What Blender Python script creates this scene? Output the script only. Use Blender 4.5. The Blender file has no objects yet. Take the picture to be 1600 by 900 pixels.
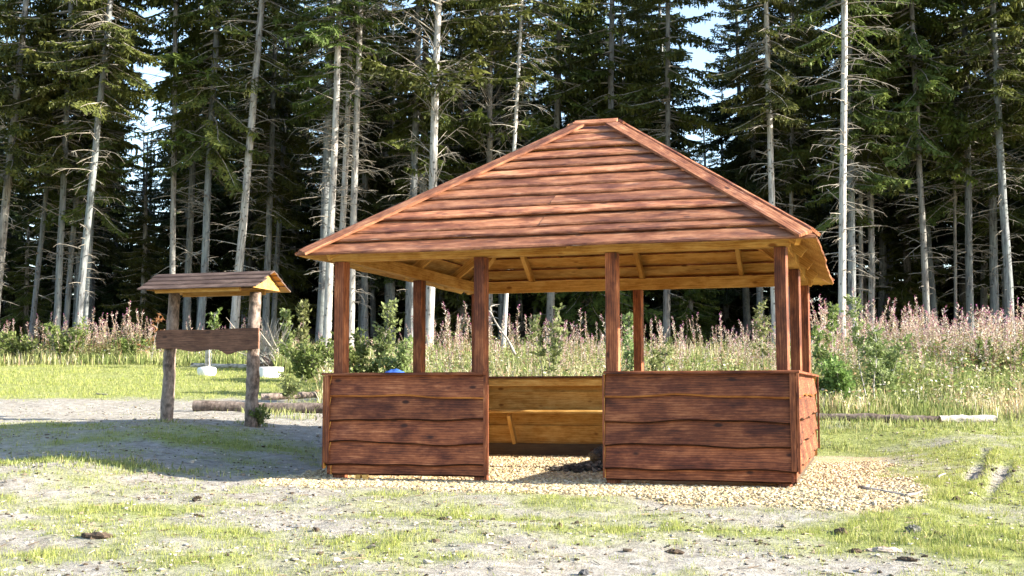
import bpy, math, random
import numpy as np
from mathutils import Vector, Matrix

SC = bpy.context.scene
COL = SC.collection
random.seed(7)
RNG = np.random.default_rng(7)

# ------------------------------------------------------------------ camera, sky, sun, exposure
CAM = np.array([2.9026, -11.0512, 0.8715])
YAW, PITCH, ROLL, FPX = -0.2861, 0.0826, -0.0022, 1874.7
_f = np.array([math.sin(YAW) * math.cos(PITCH), math.cos(YAW) * math.cos(PITCH), math.sin(PITCH)])
_r = np.array([math.cos(YAW), -math.sin(YAW), 0.0])
_u = np.cross(_r, _f)
_r, _u = (math.cos(ROLL) * _r + math.sin(ROLL) * _u, -math.sin(ROLL) * _r + math.cos(ROLL) * _u)
cam = bpy.data.cameras.new('camera')
cam.sensor_width = 36.0
cam.lens = FPX / 1600 * 36.0
cam.clip_start = 0.05
cam.clip_end = 1500
camo = bpy.data.objects.new('camera', cam)
COL.objects.link(camo)
camo.matrix_world = Matrix(((_r[0], _u[0], -_f[0], CAM[0]), (_r[1], _u[1], -_f[1], CAM[1]),
                            (_r[2], _u[2], -_f[2], CAM[2]), (0, 0, 0, 1)))
SC.camera = camo

SUN_EL, SUN_BETA = math.radians(22.0), math.radians(3.0)
SUN = np.array([math.cos(SUN_EL) * math.cos(SUN_BETA), math.cos(SUN_EL) * math.sin(SUN_BETA), math.sin(SUN_EL)])
world = bpy.data.worlds.new('World')
SC.world = world
world.use_nodes = True
wn = world.node_tree
bg = wn.nodes['Background']
sky = wn.nodes.new('ShaderNodeTexSky')
sky.sky_type = 'NISHITA'
sky.sun_disc = False
sky.sun_elevation = SUN_EL
sky.sun_rotation = math.atan2(SUN[0], SUN[1])
sky.air_density = 1.0
sky.dust_density = 0.7
sky.ozone_density = 1.0
wn.links.new(sky.outputs[0], bg.inputs[0])
bg.inputs[1].default_value = 0.115
sl = bpy.data.lights.new('sun', 'SUN')
sl.energy = 5.0
sl.angle = math.radians(0.5)
sl.color = (1.0, 0.93, 0.80)
so = bpy.data.objects.new('sun', sl)
COL.objects.link(so)
so.location = (20, 0, 20)
so.rotation_euler = Vector(SUN).to_track_quat('Z', 'Y').to_euler()
SC.view_settings.view_transform = 'Standard'
SC.view_settings.look = 'None'
SC.view_settings.gamma = 1.0
SC.view_settings.use_curve_mapping = False
SC.view_settings.exposure = 2.13
SC.render.engine = 'CYCLES'
SC.cycles.max_bounces = 5
SC.cycles.diffuse_bounces = 4
SC.cycles.glossy_bounces = 2
SC.cycles.transmission_bounces = 3
SC.cycles.transparent_max_bounces = 4
SC.cycles.use_denoising = True

# ------------------------------------------------------------------ noise, terrain, picture -> place helpers
_H = np.random.default_rng(11).random((256, 256))
def vnoise(x, y):
    x = np.asarray(x, float); y = np.asarray(y, float)
    xi = np.floor(x).astype(int); yi = np.floor(y).astype(int)
    fx = x - xi; fy = y - yi
    fx = fx * fx * (3 - 2 * fx); fy = fy * fy * (3 - 2 * fy)
    a = _H[xi & 255, yi & 255]; b = _H[(xi + 1) & 255, yi & 255]
    c = _H[xi & 255, (yi + 1) & 255]; d = _H[(xi + 1) & 255, (yi + 1) & 255]
    return (a * (1 - fx) + b * fx) * (1 - fy) + (c * (1 - fx) + d * fx) * fy
def fbm(x, y, o=4):
    s = 0; a = 0.5; t = 0
    for k in range(o):
        s = s + a * vnoise(x * 2 ** k + 17.3 * k, y * 2 ** k + 9.1 * k); t += a; a *= 0.5
    return s / t
def sstep(a, b, x):
    t = np.clip((np.asarray(x, float) - a) / (b - a), 0, 1)
    return t * t * (3 - 2 * t)
def softplus(x, k=1.2):
    return np.logaddexp(0, np.asarray(x, float) * k) / k
SY, CY = math.sin(YAW), math.cos(YAW)
def dl(x, y):
    return (x - CAM[0]) * SY + (y - CAM[1]) * CY, (x - CAM[0]) * CY - (y - CAM[1]) * SY
def xy(d, l):
    return CAM[0] + d * SY + l * CY, CAM[1] + d * CY - l * SY
def pad_dist(x, y):
    qx = np.maximum(np.abs(x) - 2.55, 0); qy = np.maximum(np.abs(y - 2.3) - 2.6, 0)
    return np.sqrt(qx * qx + qy * qy)
RUTS = []
def terrain(x, y, fine=True):
    x = np.asarray(x, float); y = np.asarray(y, float)
    d, l = dl(x, y)
    z = -0.055 * softplus(11.5 - d) + 0.085 * softplus(d - 13.3) - 0.06 * softplus(d - 150, .1)
    z = z + 0.10 * (fbm(x * .25 + 40, y * .25 + 12, 2) - .5) * sstep(0.8, 4, pad_dist(x, y))
    z = z + 0.13 * sstep(-3.0, -4.6, l) * sstep(9.5, 12, d) * sstep(19, 15.5, d)
    w = sstep(0.0, 1.9, pad_dist(x, y))
    z = w * z + (1 - w) * (-0.035)
    if fine:
        z = z + (0.05 * (fbm(x * 1.6, y * 1.6, 3) - .5) + .022 * (vnoise(x * 7, y * 7) - .5)) * sstep(0.3, 1.2, pad_dist(x, y))
        for (ax, ay), (bx, by) in RUTS:
            t = np.clip(((x - ax) * (bx - ax) + (y - ay) * (by - ay)) / ((bx - ax) ** 2 + (by - ay) ** 2), 0, 1)
            q = np.hypot(x - ax - t * (bx - ax), y - ay - t * (by - ay))
            z = z - 0.05 * np.exp(-(q / .05) ** 2) + .018 * np.exp(-((q - .12) / .06) ** 2)
    return z
def px(x, y, d):
    return CAM + d * (_f + (x - 800) / FPX * _r + (450 - y) / FPX * _u)
def gpx(x, y):
    v = _f + (x - 800) / FPX * _r + (450 - y) / FPX * _u
    t = 4.0
    for _ in range(4000):
        p = CAM + t * v
        if p[2] < terrain(p[0], p[1], False): break
        t += 0.02
    return p
def col(x, d):
    l = (x - 800) / FPX * d
    X, Y = xy(d, l)
    return np.array([X, Y, float(terrain(X, Y))])
for a, b in (((1541, 702), (1516, 752)), ((1576, 722), (1536, 784))):
    A = gpx(*a); B = gpx(*b); RUTS.append(((A[0], A[1]), (B[0], B[1])))

# ------------------------------------------------------------------ object helpers
def obj(name, me, mats, parent=None, kind=None, M=None):
    o = bpy.data.objects.new(name, me)
    COL.objects.link(o)
    if mats is not None:
        for m in (mats if isinstance(mats, (list, tuple)) else [mats]):
            me.materials.append(m)
    if M is not None: o.matrix_basis = M
    if parent is not None:
        o.parent = parent
        o.matrix_parent_inverse = parent.matrix_basis.inverted()
    if kind: o['kind'] = kind
    return o
def tag(o, label, cat, group=None):
    o['label'] = label; o['category'] = cat
    if group: o['group'] = group
    return o
def thing(name, label, cat, loc=(0, 0, 0), group=None, M=None):
    o = bpy.data.objects.new(name, None)
    COL.objects.link(o)
    o.empty_display_size = .2
    o.matrix_basis = M if M is not None else Matrix.Translation(Vector([float(v) for v in loc]))
    return tag(o, label, cat, group)
def mesh_np(name, V, F, C=None, smooth=False, mi=None):
    """V n x 3; F list of index arrays (m x 3 or m x 4)."""
    if not isinstance(F, list): F = [F]
    F = [np.asarray(f, np.int32) for f in F if len(f)]
    me = bpy.data.meshes.new(name)
    me.vertices.add(len(V)); me.vertices.foreach_set('co', np.asarray(V, np.float32).ravel())
    li = np.concatenate([f.ravel() for f in F]); n = np.concatenate([np.full(len(f), f.shape[1]) for f in F])
    me.loops.add(len(li)); me.loops.foreach_set('vertex_index', li.astype(np.int32))
    st = np.concatenate([[0], np.cumsum(n)[:-1]]).astype(np.int32)
    me.polygons.add(len(n)); me.polygons.foreach_set('loop_start', st)
    if mi is not None: me.polygons.foreach_set('material_index', np.asarray(mi, np.int32))
    me.polygons.foreach_set('use_smooth', np.full(len(n), smooth))
    if C is not None:
        a = me.color_attributes.new('col', 'FLOAT_COLOR', 'POINT')
        c4 = np.ones((len(V), 4), np.float32); c4[:, :3] = C
        a.data.foreach_set('color', c4.ravel())
    me.update(calc_edges=True)
    me.validate()
    return me
class Bag:
    """collects vertices, faces and colours for one mesh"""
    def __init__(s): s.V = []; s.T = []; s.Q = []; s.C = []; s.n = 0
    def add(s, V, T=None, Q=None, c=None):
        V = np.asarray(V, float).reshape(-1, 3)
        s.V.append(V)
        if T is not None and len(T): s.T.append(np.asarray(T) + s.n)
        if Q is not None and len(Q): s.Q.append(np.asarray(Q) + s.n)
        if c is not None:
            c = np.asarray(c, float); s.C.append(np.broadcast_to(c, V.shape) if c.ndim == 1 else c)
        s.n += len(V)
    def arrays(s):
        V = np.concatenate(s.V); F = []
        if s.T: F.append(np.concatenate(s.T))
        if s.Q: F.append(np.concatenate(s.Q))
        return V, F, (np.concatenate(s.C) if s.C else None)
    def mesh(s, name, smooth=False):
        V, F, C = s.arrays(); return mesh_np(name, V, F, C, smooth)
def tube_arrays(P, R, k=6, caps=True, jit=0.0, rng=None):
    P = np.asarray(P, float); n = len(P); R = np.broadcast_to(np.asarray(R, float), (n,))
    T = np.gradient(P, axis=0); T /= np.linalg.norm(T, axis=1)[:, None] + 1e-9
    ref = np.array([0, 0, 1.0]) if abs(T[:, 2]).mean() < .8 else np.array([1.0, 0, 0])
    A = np.cross(T, ref); A /= np.linalg.norm(A, axis=1)[:, None] + 1e-9
    B = np.cross(T, A)
    th = np.arange(k) / k * 2 * math.pi
    rr = R[:, None] * np.ones(k)
    if jit and rng is not None: rr = rr * (1 + jit * (rng.random((n, k)) - .5))
    V = P[:, None] + rr[..., None] * (A[:, None] * np.cos(th)[None, :, None] + B[:, None] * np.sin(th)[None, :, None])
    V = V.reshape(-1, 3)
    i = np.arange(n - 1)[:, None] * k; j = np.arange(k)[None]; j2 = (j + 1) % k
    Q = np.stack([i + j, i + k + j, i + k + j2, i + j2], -1).reshape(-1, 4)
    Tc = []
    if caps:
        V = np.vstack([V, P[0], P[-1]]); c0 = n * k
        for q in range(k):
            Tc.append((c0, q, (q + 1) % k)); Tc.append((c0 + 1, (n - 1) * k + (q + 1) % k, (n - 1) * k + q))
    return V, np.array(Tc, int).reshape(-1, 3), Q
def V3(v): return Vector([float(a) for a in v])
def frame(o, ex, ey):
    ex = np.asarray(ex, float); ex /= np.linalg.norm(ex)
    ey = np.asarray(ey, float); ey = ey - ex * (ex @ ey); ey /= np.linalg.norm(ey)
    ez = np.cross(ex, ey)
    return Matrix([[ex[i], ey[i], ez[i], o[i]] for i in range(3)] + [[0, 0, 0, 1]])

# ------------------------------------------------------------------ materials
def new_mat(name):
    m = bpy.data.materials.new(name); m.use_nodes = True
    nt = m.node_tree
    return m, nt, nt.nodes['Principled BSDF'], nt.nodes['Material Output']
def nd(nt, t, **kw):
    n = nt.nodes.new(t)
    for k, v in kw.items():
        if k in n.inputs: n.inputs[k].default_value = v
        else: setattr(n, k, v)
    return n
def ramp(nt, src, stops, interp='LINEAR'):
    r = nt.nodes.new('ShaderNodeValToRGB'); r.color_ramp.interpolation = interp
    e = r.color_ramp.elements
    while len(e) < len(stops): e.new(0.5)
    for el, (p, c) in zip(e, stops):
        el.position = p; el.color = (*c, 1) if len(c) == 3 else c
    nt.links.new(src, r.inputs[0])
    return r.outputs[0]
def mixc(nt, fac, a, b, mode='MIX'):
    m = nt.nodes.new('ShaderNodeMix'); m.data_type = 'RGBA'; m.blend_type = mode
    for v, i in ((fac, 0), (a, 6), (b, 7)):
        if hasattr(v, 'links') or hasattr(v, 'is_linked'): nt.links.new(v, m.inputs[i])
        else: m.inputs[i].default_value = v if i == 0 else (*v, 1)
    return m.outputs[2]
def math_n(nt, op, a, b=None):
    m = nt.nodes.new('ShaderNodeMath'); m.operation = op
    for i, v in enumerate((a, b)):
        if v is None: continue
        if hasattr(v, 'is_linked'): nt.links.new(v, m.inputs[i])
        else: m.inputs[i].default_value = v
    return m.outputs[0]
def bump(nt, bs, h, strength, dist):
    b = nt.nodes.new('ShaderNodeBump'); b.inputs['Strength'].default_value = strength; b.inputs['Distance'].default_value = dist
    nt.links.new(h, b.inputs['Height']); nt.links.new(b.outputs[0], bs.inputs['Normal'])
def obj_coords(nt, scale):
    """object coordinates, grain along X, shifted by a random amount for each board"""
    tc = nd(nt, 'ShaderNodeTexCoord'); oi = nd(nt, 'ShaderNodeObjectInfo')
    sh = math_n(nt, 'MULTIPLY', oi.outputs['Random'], 37.0)
    add = nd(nt, 'ShaderNodeVectorMath', operation='ADD')
    nt.links.new(tc.outputs['Object'], add.inputs[0]); nt.links.new(sh, add.inputs[1])
    mp = nd(nt, 'ShaderNodeMapping'); mp.inputs['Scale'].default_value = scale
    nt.links.new(add.outputs[0], mp.inputs[0])
    return mp.outputs[0], add.outputs[0], oi.outputs['Random']
def wood(name, stops, rough=(.45, .7), knots=(.05, .02, .012), blotch=None, bumpy=.35, var=.35, spec=.22, streak=None):
    m, nt, bs, out = new_mat(name)
    v, raw, rnd = obj_coords(nt, (1.6, 17, 17))
    g0 = nd(nt, 'ShaderNodeTexNoise', Scale=2.4, Detail=9.0, Roughness=.72, Distortion=.5); nt.links.new(v, g0.inputs[0])
    vw = nd(nt, 'ShaderNodeMapping'); vw.inputs['Scale'].default_value = (.55, 4.2, 4.2); nt.links.new(raw, vw.inputs[0])
    wv = nd(nt, 'ShaderNodeTexWave', Scale=3.2, Distortion=9.0, Detail=3.0); wv.inputs['Detail Scale'].default_value = 1.2
    wv.bands_direction = 'Y'; nt.links.new(vw.outputs[0], wv.inputs[0])
    v2 = nd(nt, 'ShaderNodeMapping'); v2.inputs['Scale'].default_value = (1.3, 2.9, 2.9); nt.links.new(raw, v2.inputs[0])
    bl = nd(nt, 'ShaderNodeTexNoise', Scale=2.6, Detail=6.0, Roughness=.68); nt.links.new(v2.outputs[0], bl.inputs[0])
    gs = math_n(nt, 'ADD', math_n(nt, 'ADD', math_n(nt, 'MULTIPLY', g0.outputs[0], .38), math_n(nt, 'MULTIPLY', wv.outputs['Fac'], .09)), math_n(nt, 'MULTIPLY', bl.outputs[0], .53))
    class _G: outputs = [gs]
    g = _G
    c = ramp(nt, gs, stops)
    bl2 = nd(nt, 'ShaderNodeTexNoise', Scale=1.5, Detail=5.0, Roughness=.65); nt.links.new(v2.outputs[0], bl2.inputs[0])
    f = ramp(nt, bl2.outputs[0], [(.48, (0, 0, 0)), (.60, (1, 1, 1))])
    if blotch: c = mixc(nt, f, c, mixc(nt, 1.0, c, blotch, 'MULTIPLY'))
    kv = nd(nt, 'ShaderNodeTexVoronoi', Scale=1.9); kv.feature = 'F1'; nt.links.new(v2.outputs[0], kv.inputs[0])
    kf = ramp(nt, kv.outputs['Distance'], [(.07, (.95, .95, .95)), (.13, (0, 0, 0))])
    c = mixc(nt, kf, c, knots)
    bs.inputs['Specular IOR Level'].default_value = spec
    if streak:
        v3 = nd(nt, 'ShaderNodeMapping'); v3.inputs['Scale'].default_value = (1.6, 34, 34); nt.links.new(raw, v3.inputs[0])
        sn = nd(nt, 'ShaderNodeTexNoise', Scale=2.0, Detail=3.0, Roughness=.5); nt.links.new(v3.outputs[0], sn.inputs[0])
        c = mixc(nt, ramp(nt, sn.outputs[0], [(.66, (0, 0, 0)), (.74, (.75, .75, .75))]), c, streak)
    val = math_n(nt, 'ADD', math_n(nt, 'MULTIPLY', rnd, var), 1 - var / 2)
    hs = nd(nt, 'ShaderNodeHueSaturation'); nt.links.new(c, hs.inputs['Color']); nt.links.new(val, hs.inputs['Value'])
    nt.links.new(hs.outputs[0], bs.inputs['Base Color'])
    nt.links.new(ramp(nt, g.outputs[0], [(.3, (rough[0],) * 3), (.7, (rough[1],) * 3)]), bs.inputs['Roughness'])
    bump(nt, bs, g.outputs[0], bumpy, .012)
    return m
M_STAIN = wood('stained_timber', [(.36, (.055, .017, .009)), (.46, (.135, .041, .018)), (.54, (.21, .068, .029)), (.64, (.35, .140, .065))],
               (.55, .75), (.030, .011, .008), (.55, .50, .58), var=.5)
M_ROOF = wood('stained_roof_timber', [(.36, (.085, .027, .014)), (.45, (.200, .070, .031)), (.53, (.320, .128, .060)), (.64, (.52, .26, .14))],
              (.50, .70), (.05, .018, .012), (.54, .48, .52), var=.6, spec=.3, streak=(.50, .36, .28))
M_RAW = wood('unstained_pine', [(.36, (.33, .155, .036)), (.5, (.54, .305, .088)), (.66, (.69, .45, .165))],
             (.65, .85), (.20, .080, .022), (.80, .72, .60), .25, .22, .12)
M_LIP = wood('waney_edge', [(.36, (.16, .055, .014)), (.5, (.30, .115, .030)), (.64, (.44, .20, .06))], (.6, .8), (.06, .02, .01), (.6, .5, .45), var=.5)
M_LIPSHADE = wood('shaded_bark_edge', [(.36, (.016, .007, .004)), (.5, (.036, .014, .008)), (.66, (.10, .038, .016))], (.7, .9), (.02, .01, .006), (.6, .5, .45), var=.5, spec=.1)  # bark edge darkened so the shade line under each lap is coloured in
M_GREYWOOD = wood('weathered_roof_board', [(.36, (.030, .018, .015)), (.5, (.085, .054, .042)), (.66, (.16, .112, .09))],
                  (.6, .85), (.04, .03, .025), (.7, .66, .66))
M_SIGNBOARD = wood('brown_sign_board', [(.36, (.060, .028, .018)), (.5, (.15, .072, .044)), (.66, (.25, .13, .08))],
                   (.55, .8), (.06, .03, .02), (.75, .72, .7))
M_DARKWOOD = wood('dark_sleeper', [(.28, (.035, .024, .016)), (.5, (.075, .052, .034)), (.75, (.12, .085, .055))], (.6, .85))  # dark brown wood for the sleepers and the ring's fill

def bark(name, stops, scale=(14, 14, 2.5), lich=(.30, .31, .29), lf=.5, bumpd=.02):
    m, nt, bs, out = new_mat(name)
    tc = nd(nt, 'ShaderNodeTexCoord'); oi = nd(nt, 'ShaderNodeObjectInfo')
    add = nd(nt, 'ShaderNodeVectorMath', operation='ADD'); nt.links.new(tc.outputs['Object'], add.inputs[0])
    nt.links.new(math_n(nt, 'MULTIPLY', oi.outputs['Random'], 23.0), add.inputs[1])
    mp = nd(nt, 'ShaderNodeMapping'); mp.inputs['Scale'].default_value = scale; nt.links.new(add.outputs[0], mp.inputs[0])
    n = nd(nt, 'ShaderNodeTexNoise', Scale=1.0, Detail=6.0, Roughness=.7); nt.links.new(mp.outputs[0], n.inputs[0])
    c = ramp(nt, n.outputs[0], stops)
    n2 = nd(nt, 'ShaderNodeTexNoise', Scale=1.7, Detail=5.0, Roughness=.65); nt.links.new(add.outputs[0], n2.inputs[0])
    c = mixc(nt, math_n(nt, 'MULTIPLY', ramp(nt, n2.outputs[0], [(.42, (0, 0, 0)), (.62, (1, 1, 1))]), lf), c, lich)
    mk = nd(nt, 'ShaderNodeMapping'); mk.inputs['Scale'].default_value = (2.2, 2.2, 3.6); nt.links.new(add.outputs[0], mk.inputs[0])
    kv = nd(nt, 'ShaderNodeTexVoronoi', Scale=1.6); nt.links.new(mk.outputs[0], kv.inputs[0])
    c = mixc(nt, ramp(nt, kv.outputs['Distance'], [(.10, (.85, .85, .85)), (.24, (0, 0, 0))]), c, (.05, .042, .036))
    hs = nd(nt, 'ShaderNodeHueSaturation'); nt.links.new(c, hs.inputs['Color'])
    nt.links.new(math_n(nt, 'ADD', math_n(nt, 'MULTIPLY', oi.outputs['Random'], .4), .8), hs.inputs['Value'])
    nt.links.new(hs.outputs[0], bs.inputs['Base Color']); bs.inputs['Roughness'].default_value = .9
    bs.inputs['Specular IOR Level'].default_value = .2
    bump(nt, bs, n.outputs[0], .7, bumpd)
    return m
M_BARK = bark('grey_spruce_bark', [(.36, (.055, .050, .046)), (.5, (.17, .157, .146)), (.64, (.28, .26, .24))])
M_PALEBARK = bark('sunlit_pale_bark', [(.36, (.11, .10, .095)), (.5, (.33, .31, .29)), (.64, (.48, .455, .43))], lich=(.46, .46, .43))  # sunlight put into the spruce bark colour; also the birch-like stem's own pale tone
M_SHADEBARK = bark('shaded_grey_bark', [(.36, (.05, .052, .054)), (.5, (.135, .140, .146)), (.64, (.23, .235, .24))], lich=(.21, .24, .23))  # spruce bark with bluish shade put into the colour, for trunks in shade
M_DEAD = bark('dead_twig_bark', [(.3, (.12, .10, .08)), (.5, (.22, .19, .155)), (.7, (.33, .29, .24))], (6, 6, 6), lf=.4)
M_LOGBARK = bark('brown_log_bark', [(.36, (.035, .024, .018)), (.5, (.14, .100, .080)), (.64, (.29, .22, .18))], (17, 17, 8), lich=(.28, .24, .21), lf=.4, bumpd=.012)
M_PALELOG = bark('pale_peeled_log', [(.36, (.09, .075, .06)), (.5, (.30, .265, .225)), (.64, (.46, .42, .37))], (9, 9, 9), lich=(.5, .47, .42), lf=.5, bumpd=.008)
M_CUT, nt, bs, _ = new_mat('sawn_log_end')
n = nd(nt, 'ShaderNodeTexNoise', Scale=14.0, Detail=4.0)
nt.links.new(ramp(nt, n.outputs[0], [(.3, (.28, .19, .11)), (.7, (.46, .34, .21))]), bs.inputs['Base Color']); bs.inputs['Roughness'].default_value = .85

def foliage(name, a, b, c, transl=.25):
    m, nt, bs, out = new_mat(name)
    tc = nd(nt, 'ShaderNodeTexCoord'); oi = nd(nt, 'ShaderNodeObjectInfo')
    add = nd(nt, 'ShaderNodeVectorMath', operation='ADD'); nt.links.new(tc.outputs['Object'], add.inputs[0])
    nt.links.new(math_n(nt, 'MULTIPLY', oi.outputs['Random'], 31.0), add.inputs[1])
    n = nd(nt, 'ShaderNodeTexNoise', Scale=1.1, Detail=5.0, Roughness=.75); nt.links.new(add.outputs[0], n.inputs[0])
    cc = ramp(nt, n.outputs[0], [(.32, a), (.5, b), (.70, c)])
    hs = nd(nt, 'ShaderNodeHueSaturation'); nt.links.new(cc, hs.inputs['Color'])
    nt.links.new(math_n(nt, 'ADD', math_n(nt, 'MULTIPLY', oi.outputs['Random'], .05), .475), hs.inputs['Hue'])
    nt.links.new(math_n(nt, 'ADD', math_n(nt, 'MULTIPLY', oi.outputs['Random'], .5), .75), hs.inputs['Value'])
    nt.links.new(hs.outputs[0], bs.inputs['Base Color']); bs.inputs['Roughness'].default_value = .6
    bs.inputs['Specular IOR Level'].default_value = .25
    tr = nd(nt, 'ShaderNodeBsdfTranslucent'); nt.links.new(hs.outputs[0], tr.inputs[0])
    mx = nd(nt, 'ShaderNodeMixShader'); mx.inputs[0].default_value = transl
    nt.links.new(bs.outputs[0], mx.inputs[1]); nt.links.new(tr.outputs[0], mx.inputs[2]); nt.links.new(mx.outputs[0], out.inputs[0])
    return m
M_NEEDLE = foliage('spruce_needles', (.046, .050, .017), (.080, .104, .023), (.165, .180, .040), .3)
M_NEEDLE_SHADE = foliage('shaded_spruce_needles', (.024, .032, .012), (.042, .060, .018), (.080, .100, .026), .2)  # darker needle copy, the shade inside the wood put into the colour
M_LEAF = foliage('broad_leaf', (0.090, 0.132, 0.034), (0.144, 0.198, 0.054), (0.228, 0.282, 0.097), .35)
M_LEAF_PALE = foliage('pale_leaf', (.125, .155, .050), (.185, .220, .080), (.27, .30, .14), .35)
def vcol(name, rough=.8, transl=0.0, spec=.2, nscale=None):
    m, nt, bs, out = new_mat(name)
    at = nd(nt, 'ShaderNodeAttribute', attribute_name='col')
    nt.links.new(at.outputs['Color'], bs.inputs['Base Color'])
    bs.inputs['Roughness'].default_value = rough; bs.inputs['Specular IOR Level'].default_value = spec
    if nscale:
        n = nd(nt, 'ShaderNodeTexNoise', Scale=nscale, Detail=5.0)
        c = mixc(nt, 1.0, at.outputs['Color'], ramp(nt, n.outputs[0], [(.3, (.6, .6, .6)), (.7, (1.25, 1.22, 1.2))]), 'MULTIPLY')
        nt.links.new(c, bs.inputs['Base Color']); bump(nt, bs, n.outputs[0], .5, .01)
    if transl:
        tr = nd(nt, 'ShaderNodeBsdfTranslucent'); nt.links.new(at.outputs['Color'], tr.inputs[0])
        mx = nd(nt, 'ShaderNodeMixShader'); mx.inputs[0].default_value = transl
        nt.links.new(bs.outputs[0], mx.inputs[1]); nt.links.new(tr.outputs[0], mx.inputs[2]); nt.links.new(mx.outputs[0], out.inputs[0])
    return m
M_BLADE = vcol('grass_and_herbs', .7, .35)
M_STONE = vcol('gravel_stone', .85, 0, .3, 60.0)
M_CHIP = vcol('wood_chip_and_bark', .9, 0, .15, 40.0)

# ------------------------------------------------------------------ ground
PATCH = []   # (d, l, rd, rl, amount) of sown grass
def patch(x, y, rx, rd, amt):
    p = gpx(x, y); d, l = dl(p[0], p[1]); PATCH.append((d, l, rd, rx * d / FPX, amt))
for a in ((1510, 770, 120, 1.2, .85), (1590, 720, 90, 1.5, .8), (1440, 800, 90, .5, .5), (1450, 835, 150, .45, .5), (1590, 850, 130, .7, .9), (1500, 850, 110, .4, .5), (1420, 768, 90, .16, .4), (1400, 672, 120, .5, .55), (1560, 672, 60, .45, .3),
          (1290, 705, 50, .5, .1), (640, 806, 130, .17, .6), (800, 812, 130, .12, .4), (980, 828, 170, .14, .5), (1190, 833, 100, .2, .4),
          (170, 724, 190, .16, .6), (10, 722, 90, .18, .4), (330, 735, 50, .12, .2), (100, 800, 170, .22, .28), (330, 832, 110, .25, .35), (90, 870, 150, .25, .25),
          (620, 850, 120, .22, .25), (520, 880, 80, .18, .2), (820, 880, 80, .15, .1), (430, 700, 80, .5, .25), (290, 690, 130, .4, .42), (130, 690, 130, .35, .30),
          (440, 655, 60, .4, .5), (360, 668, 60, .5, .2), (900, 858, 200, .12, -.3), (1200, 885, 220, .2, -.45), (760, 890, 160, .2, -.3), (420, 775, 110, .25, -.3), (470, 735, 50, .4, -.4), (330, 775, 60, .2, -.1)):
    patch(*a)
def gravel_mask(x, y):
    q = pad_dist(x, y)
    n = fbm(x * 2.1 + 5, y * 2.1, 3) - .5
    r = .50 + .55 * np.exp(-((x - 2.2) / 1.3) ** 2) * (y < 1.5) + .1 * np.exp(-((x + .2) / .9) ** 2)
    left = sstep(-2.5, -3.2, x); back = sstep(4.4, 5.4, y)
    return sstep(.16, -.16, q - r - .5 * n + .55 * left + .5 * back)
def grass_mask(x, y):
    d, l = dl(x, y)
    s = d / 12
    n = fbm(x * .75 + 3, y * .75, 4) - .5
    f = fbm(x * 3.2, y * 3.2 + 8, 3) - .5
    g = .35 + 1.0 * n + .8 * f
    for (pd, pl, rd, rl, a) in PATCH:
        g = g + a * np.exp(-((d - pd) / rd) ** 2 - ((l - pl) / rl) ** 2)
    left = sstep(-1.2, -2.6, l)
    g = g + left * (.75 * sstep(20.3, 22.5, d) - .52 * sstep(16.7, 17.5, d) * sstep(21.8, 19.8, d))
    right = sstep(2.5, 4.0, l)
    g = g + right * (.08 + .25 * sstep(13.5, 16, d))
    for (ax, ay), (bx, by) in RUTS:
        t = np.clip(((x - ax) * (bx - ax) + (y - ay) * (by - ay)) / ((bx - ax) ** 2 + (by - ay) ** 2), 0, 1)
        g = g - .9 * np.exp(-(np.hypot(x - ax - t * (bx - ax), y - ay - t * (by - ay)) / .05) ** 2)
    return np.clip(g, 0, 1) * (1 - gravel_mask(x, y))
def meadow_mask(x, y):
    d, l = dl(x, y); p = 800 + FPX * l / np.maximum(d, 1)
    n = (fbm(x * .5, y * .5 + 30, 3) - .5) * 3
    edge = np.where(p > 1230, 18.1, np.where(p > 500, 19.6, np.where(p > 430, 27.5, 30.4)))
    return sstep(-.35, .5, d - edge - .35 * n * .5) * sstep(40, 36, d)

gd = np.concatenate([np.arange(-40, 4, 4), np.arange(4, 6.4, .4), np.arange(6.4, 12.6, .075), np.arange(12.6, 20, .11), np.arange(20, 36, .32), np.arange(36, 70, 1.4), np.arange(70, 330, 13)])
gl = np.concatenate([np.arange(-300, -30, 18), np.arange(-30, -9, 1.2), np.arange(-9, -5.4, .24), np.arange(-5.4, 6.3, .07), np.arange(6.3, 9, .24), np.arange(9, 30, 1.2), np.arange(30, 310, 18)])
gd = np.array([v for k, v in enumerate(gd) if k == 0 or v - gd[k - 1] > .03]); gl = np.array([v for k, v in enumerate(gl) if k == 0 or v - gl[k - 1] > .03])
D, L = np.meshgrid(gd, gl, indexing='ij')
X, Y = xy(D, L)
Z = terrain(X, Y)
gm = grass_mask(X, Y); gv = gravel_mask(X, Y); mw = meadow_mask(X, Y)
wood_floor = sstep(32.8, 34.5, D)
nI, nJ = X.shape
i = (np.arange(nI - 1)[:, None] * nJ + np.arange(nJ - 1)[None]).ravel()
me = mesh_np('ground', np.stack([X, Y, Z], -1).reshape(-1, 3), np.stack([i, i + 1, i + nJ + 1, i + nJ], -1)[:, ::-1], None, True)
for nm, arr in (('grass', gm), ('gravel', gv), ('meadow', mw), ('litter', wood_floor)):
    a = me.attributes.new(nm, 'FLOAT', 'POINT'); a.data.foreach_set('value', arr.ravel().astype(np.float32))
M_GROUND, nt, bs, _ = new_mat('sown_soil')
geo = nd(nt, 'ShaderNodeNewGeometry')
def gn(scale, det=6.0, r=.65, d=0.0):
    n = nd(nt, 'ShaderNodeTexNoise', Scale=scale, Detail=det, Roughness=r, Distortion=d); nt.links.new(geo.outputs['Position'], n.inputs[0]); return n.outputs[0]
def attr(nm): return nd(nt, 'ShaderNodeAttribute', attribute_name=nm).outputs['Fac']
n1, n2, n3 = gn(1.3), gn(9.0, 8.0, .7, .4), gn(55.0, 4.0)
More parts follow.
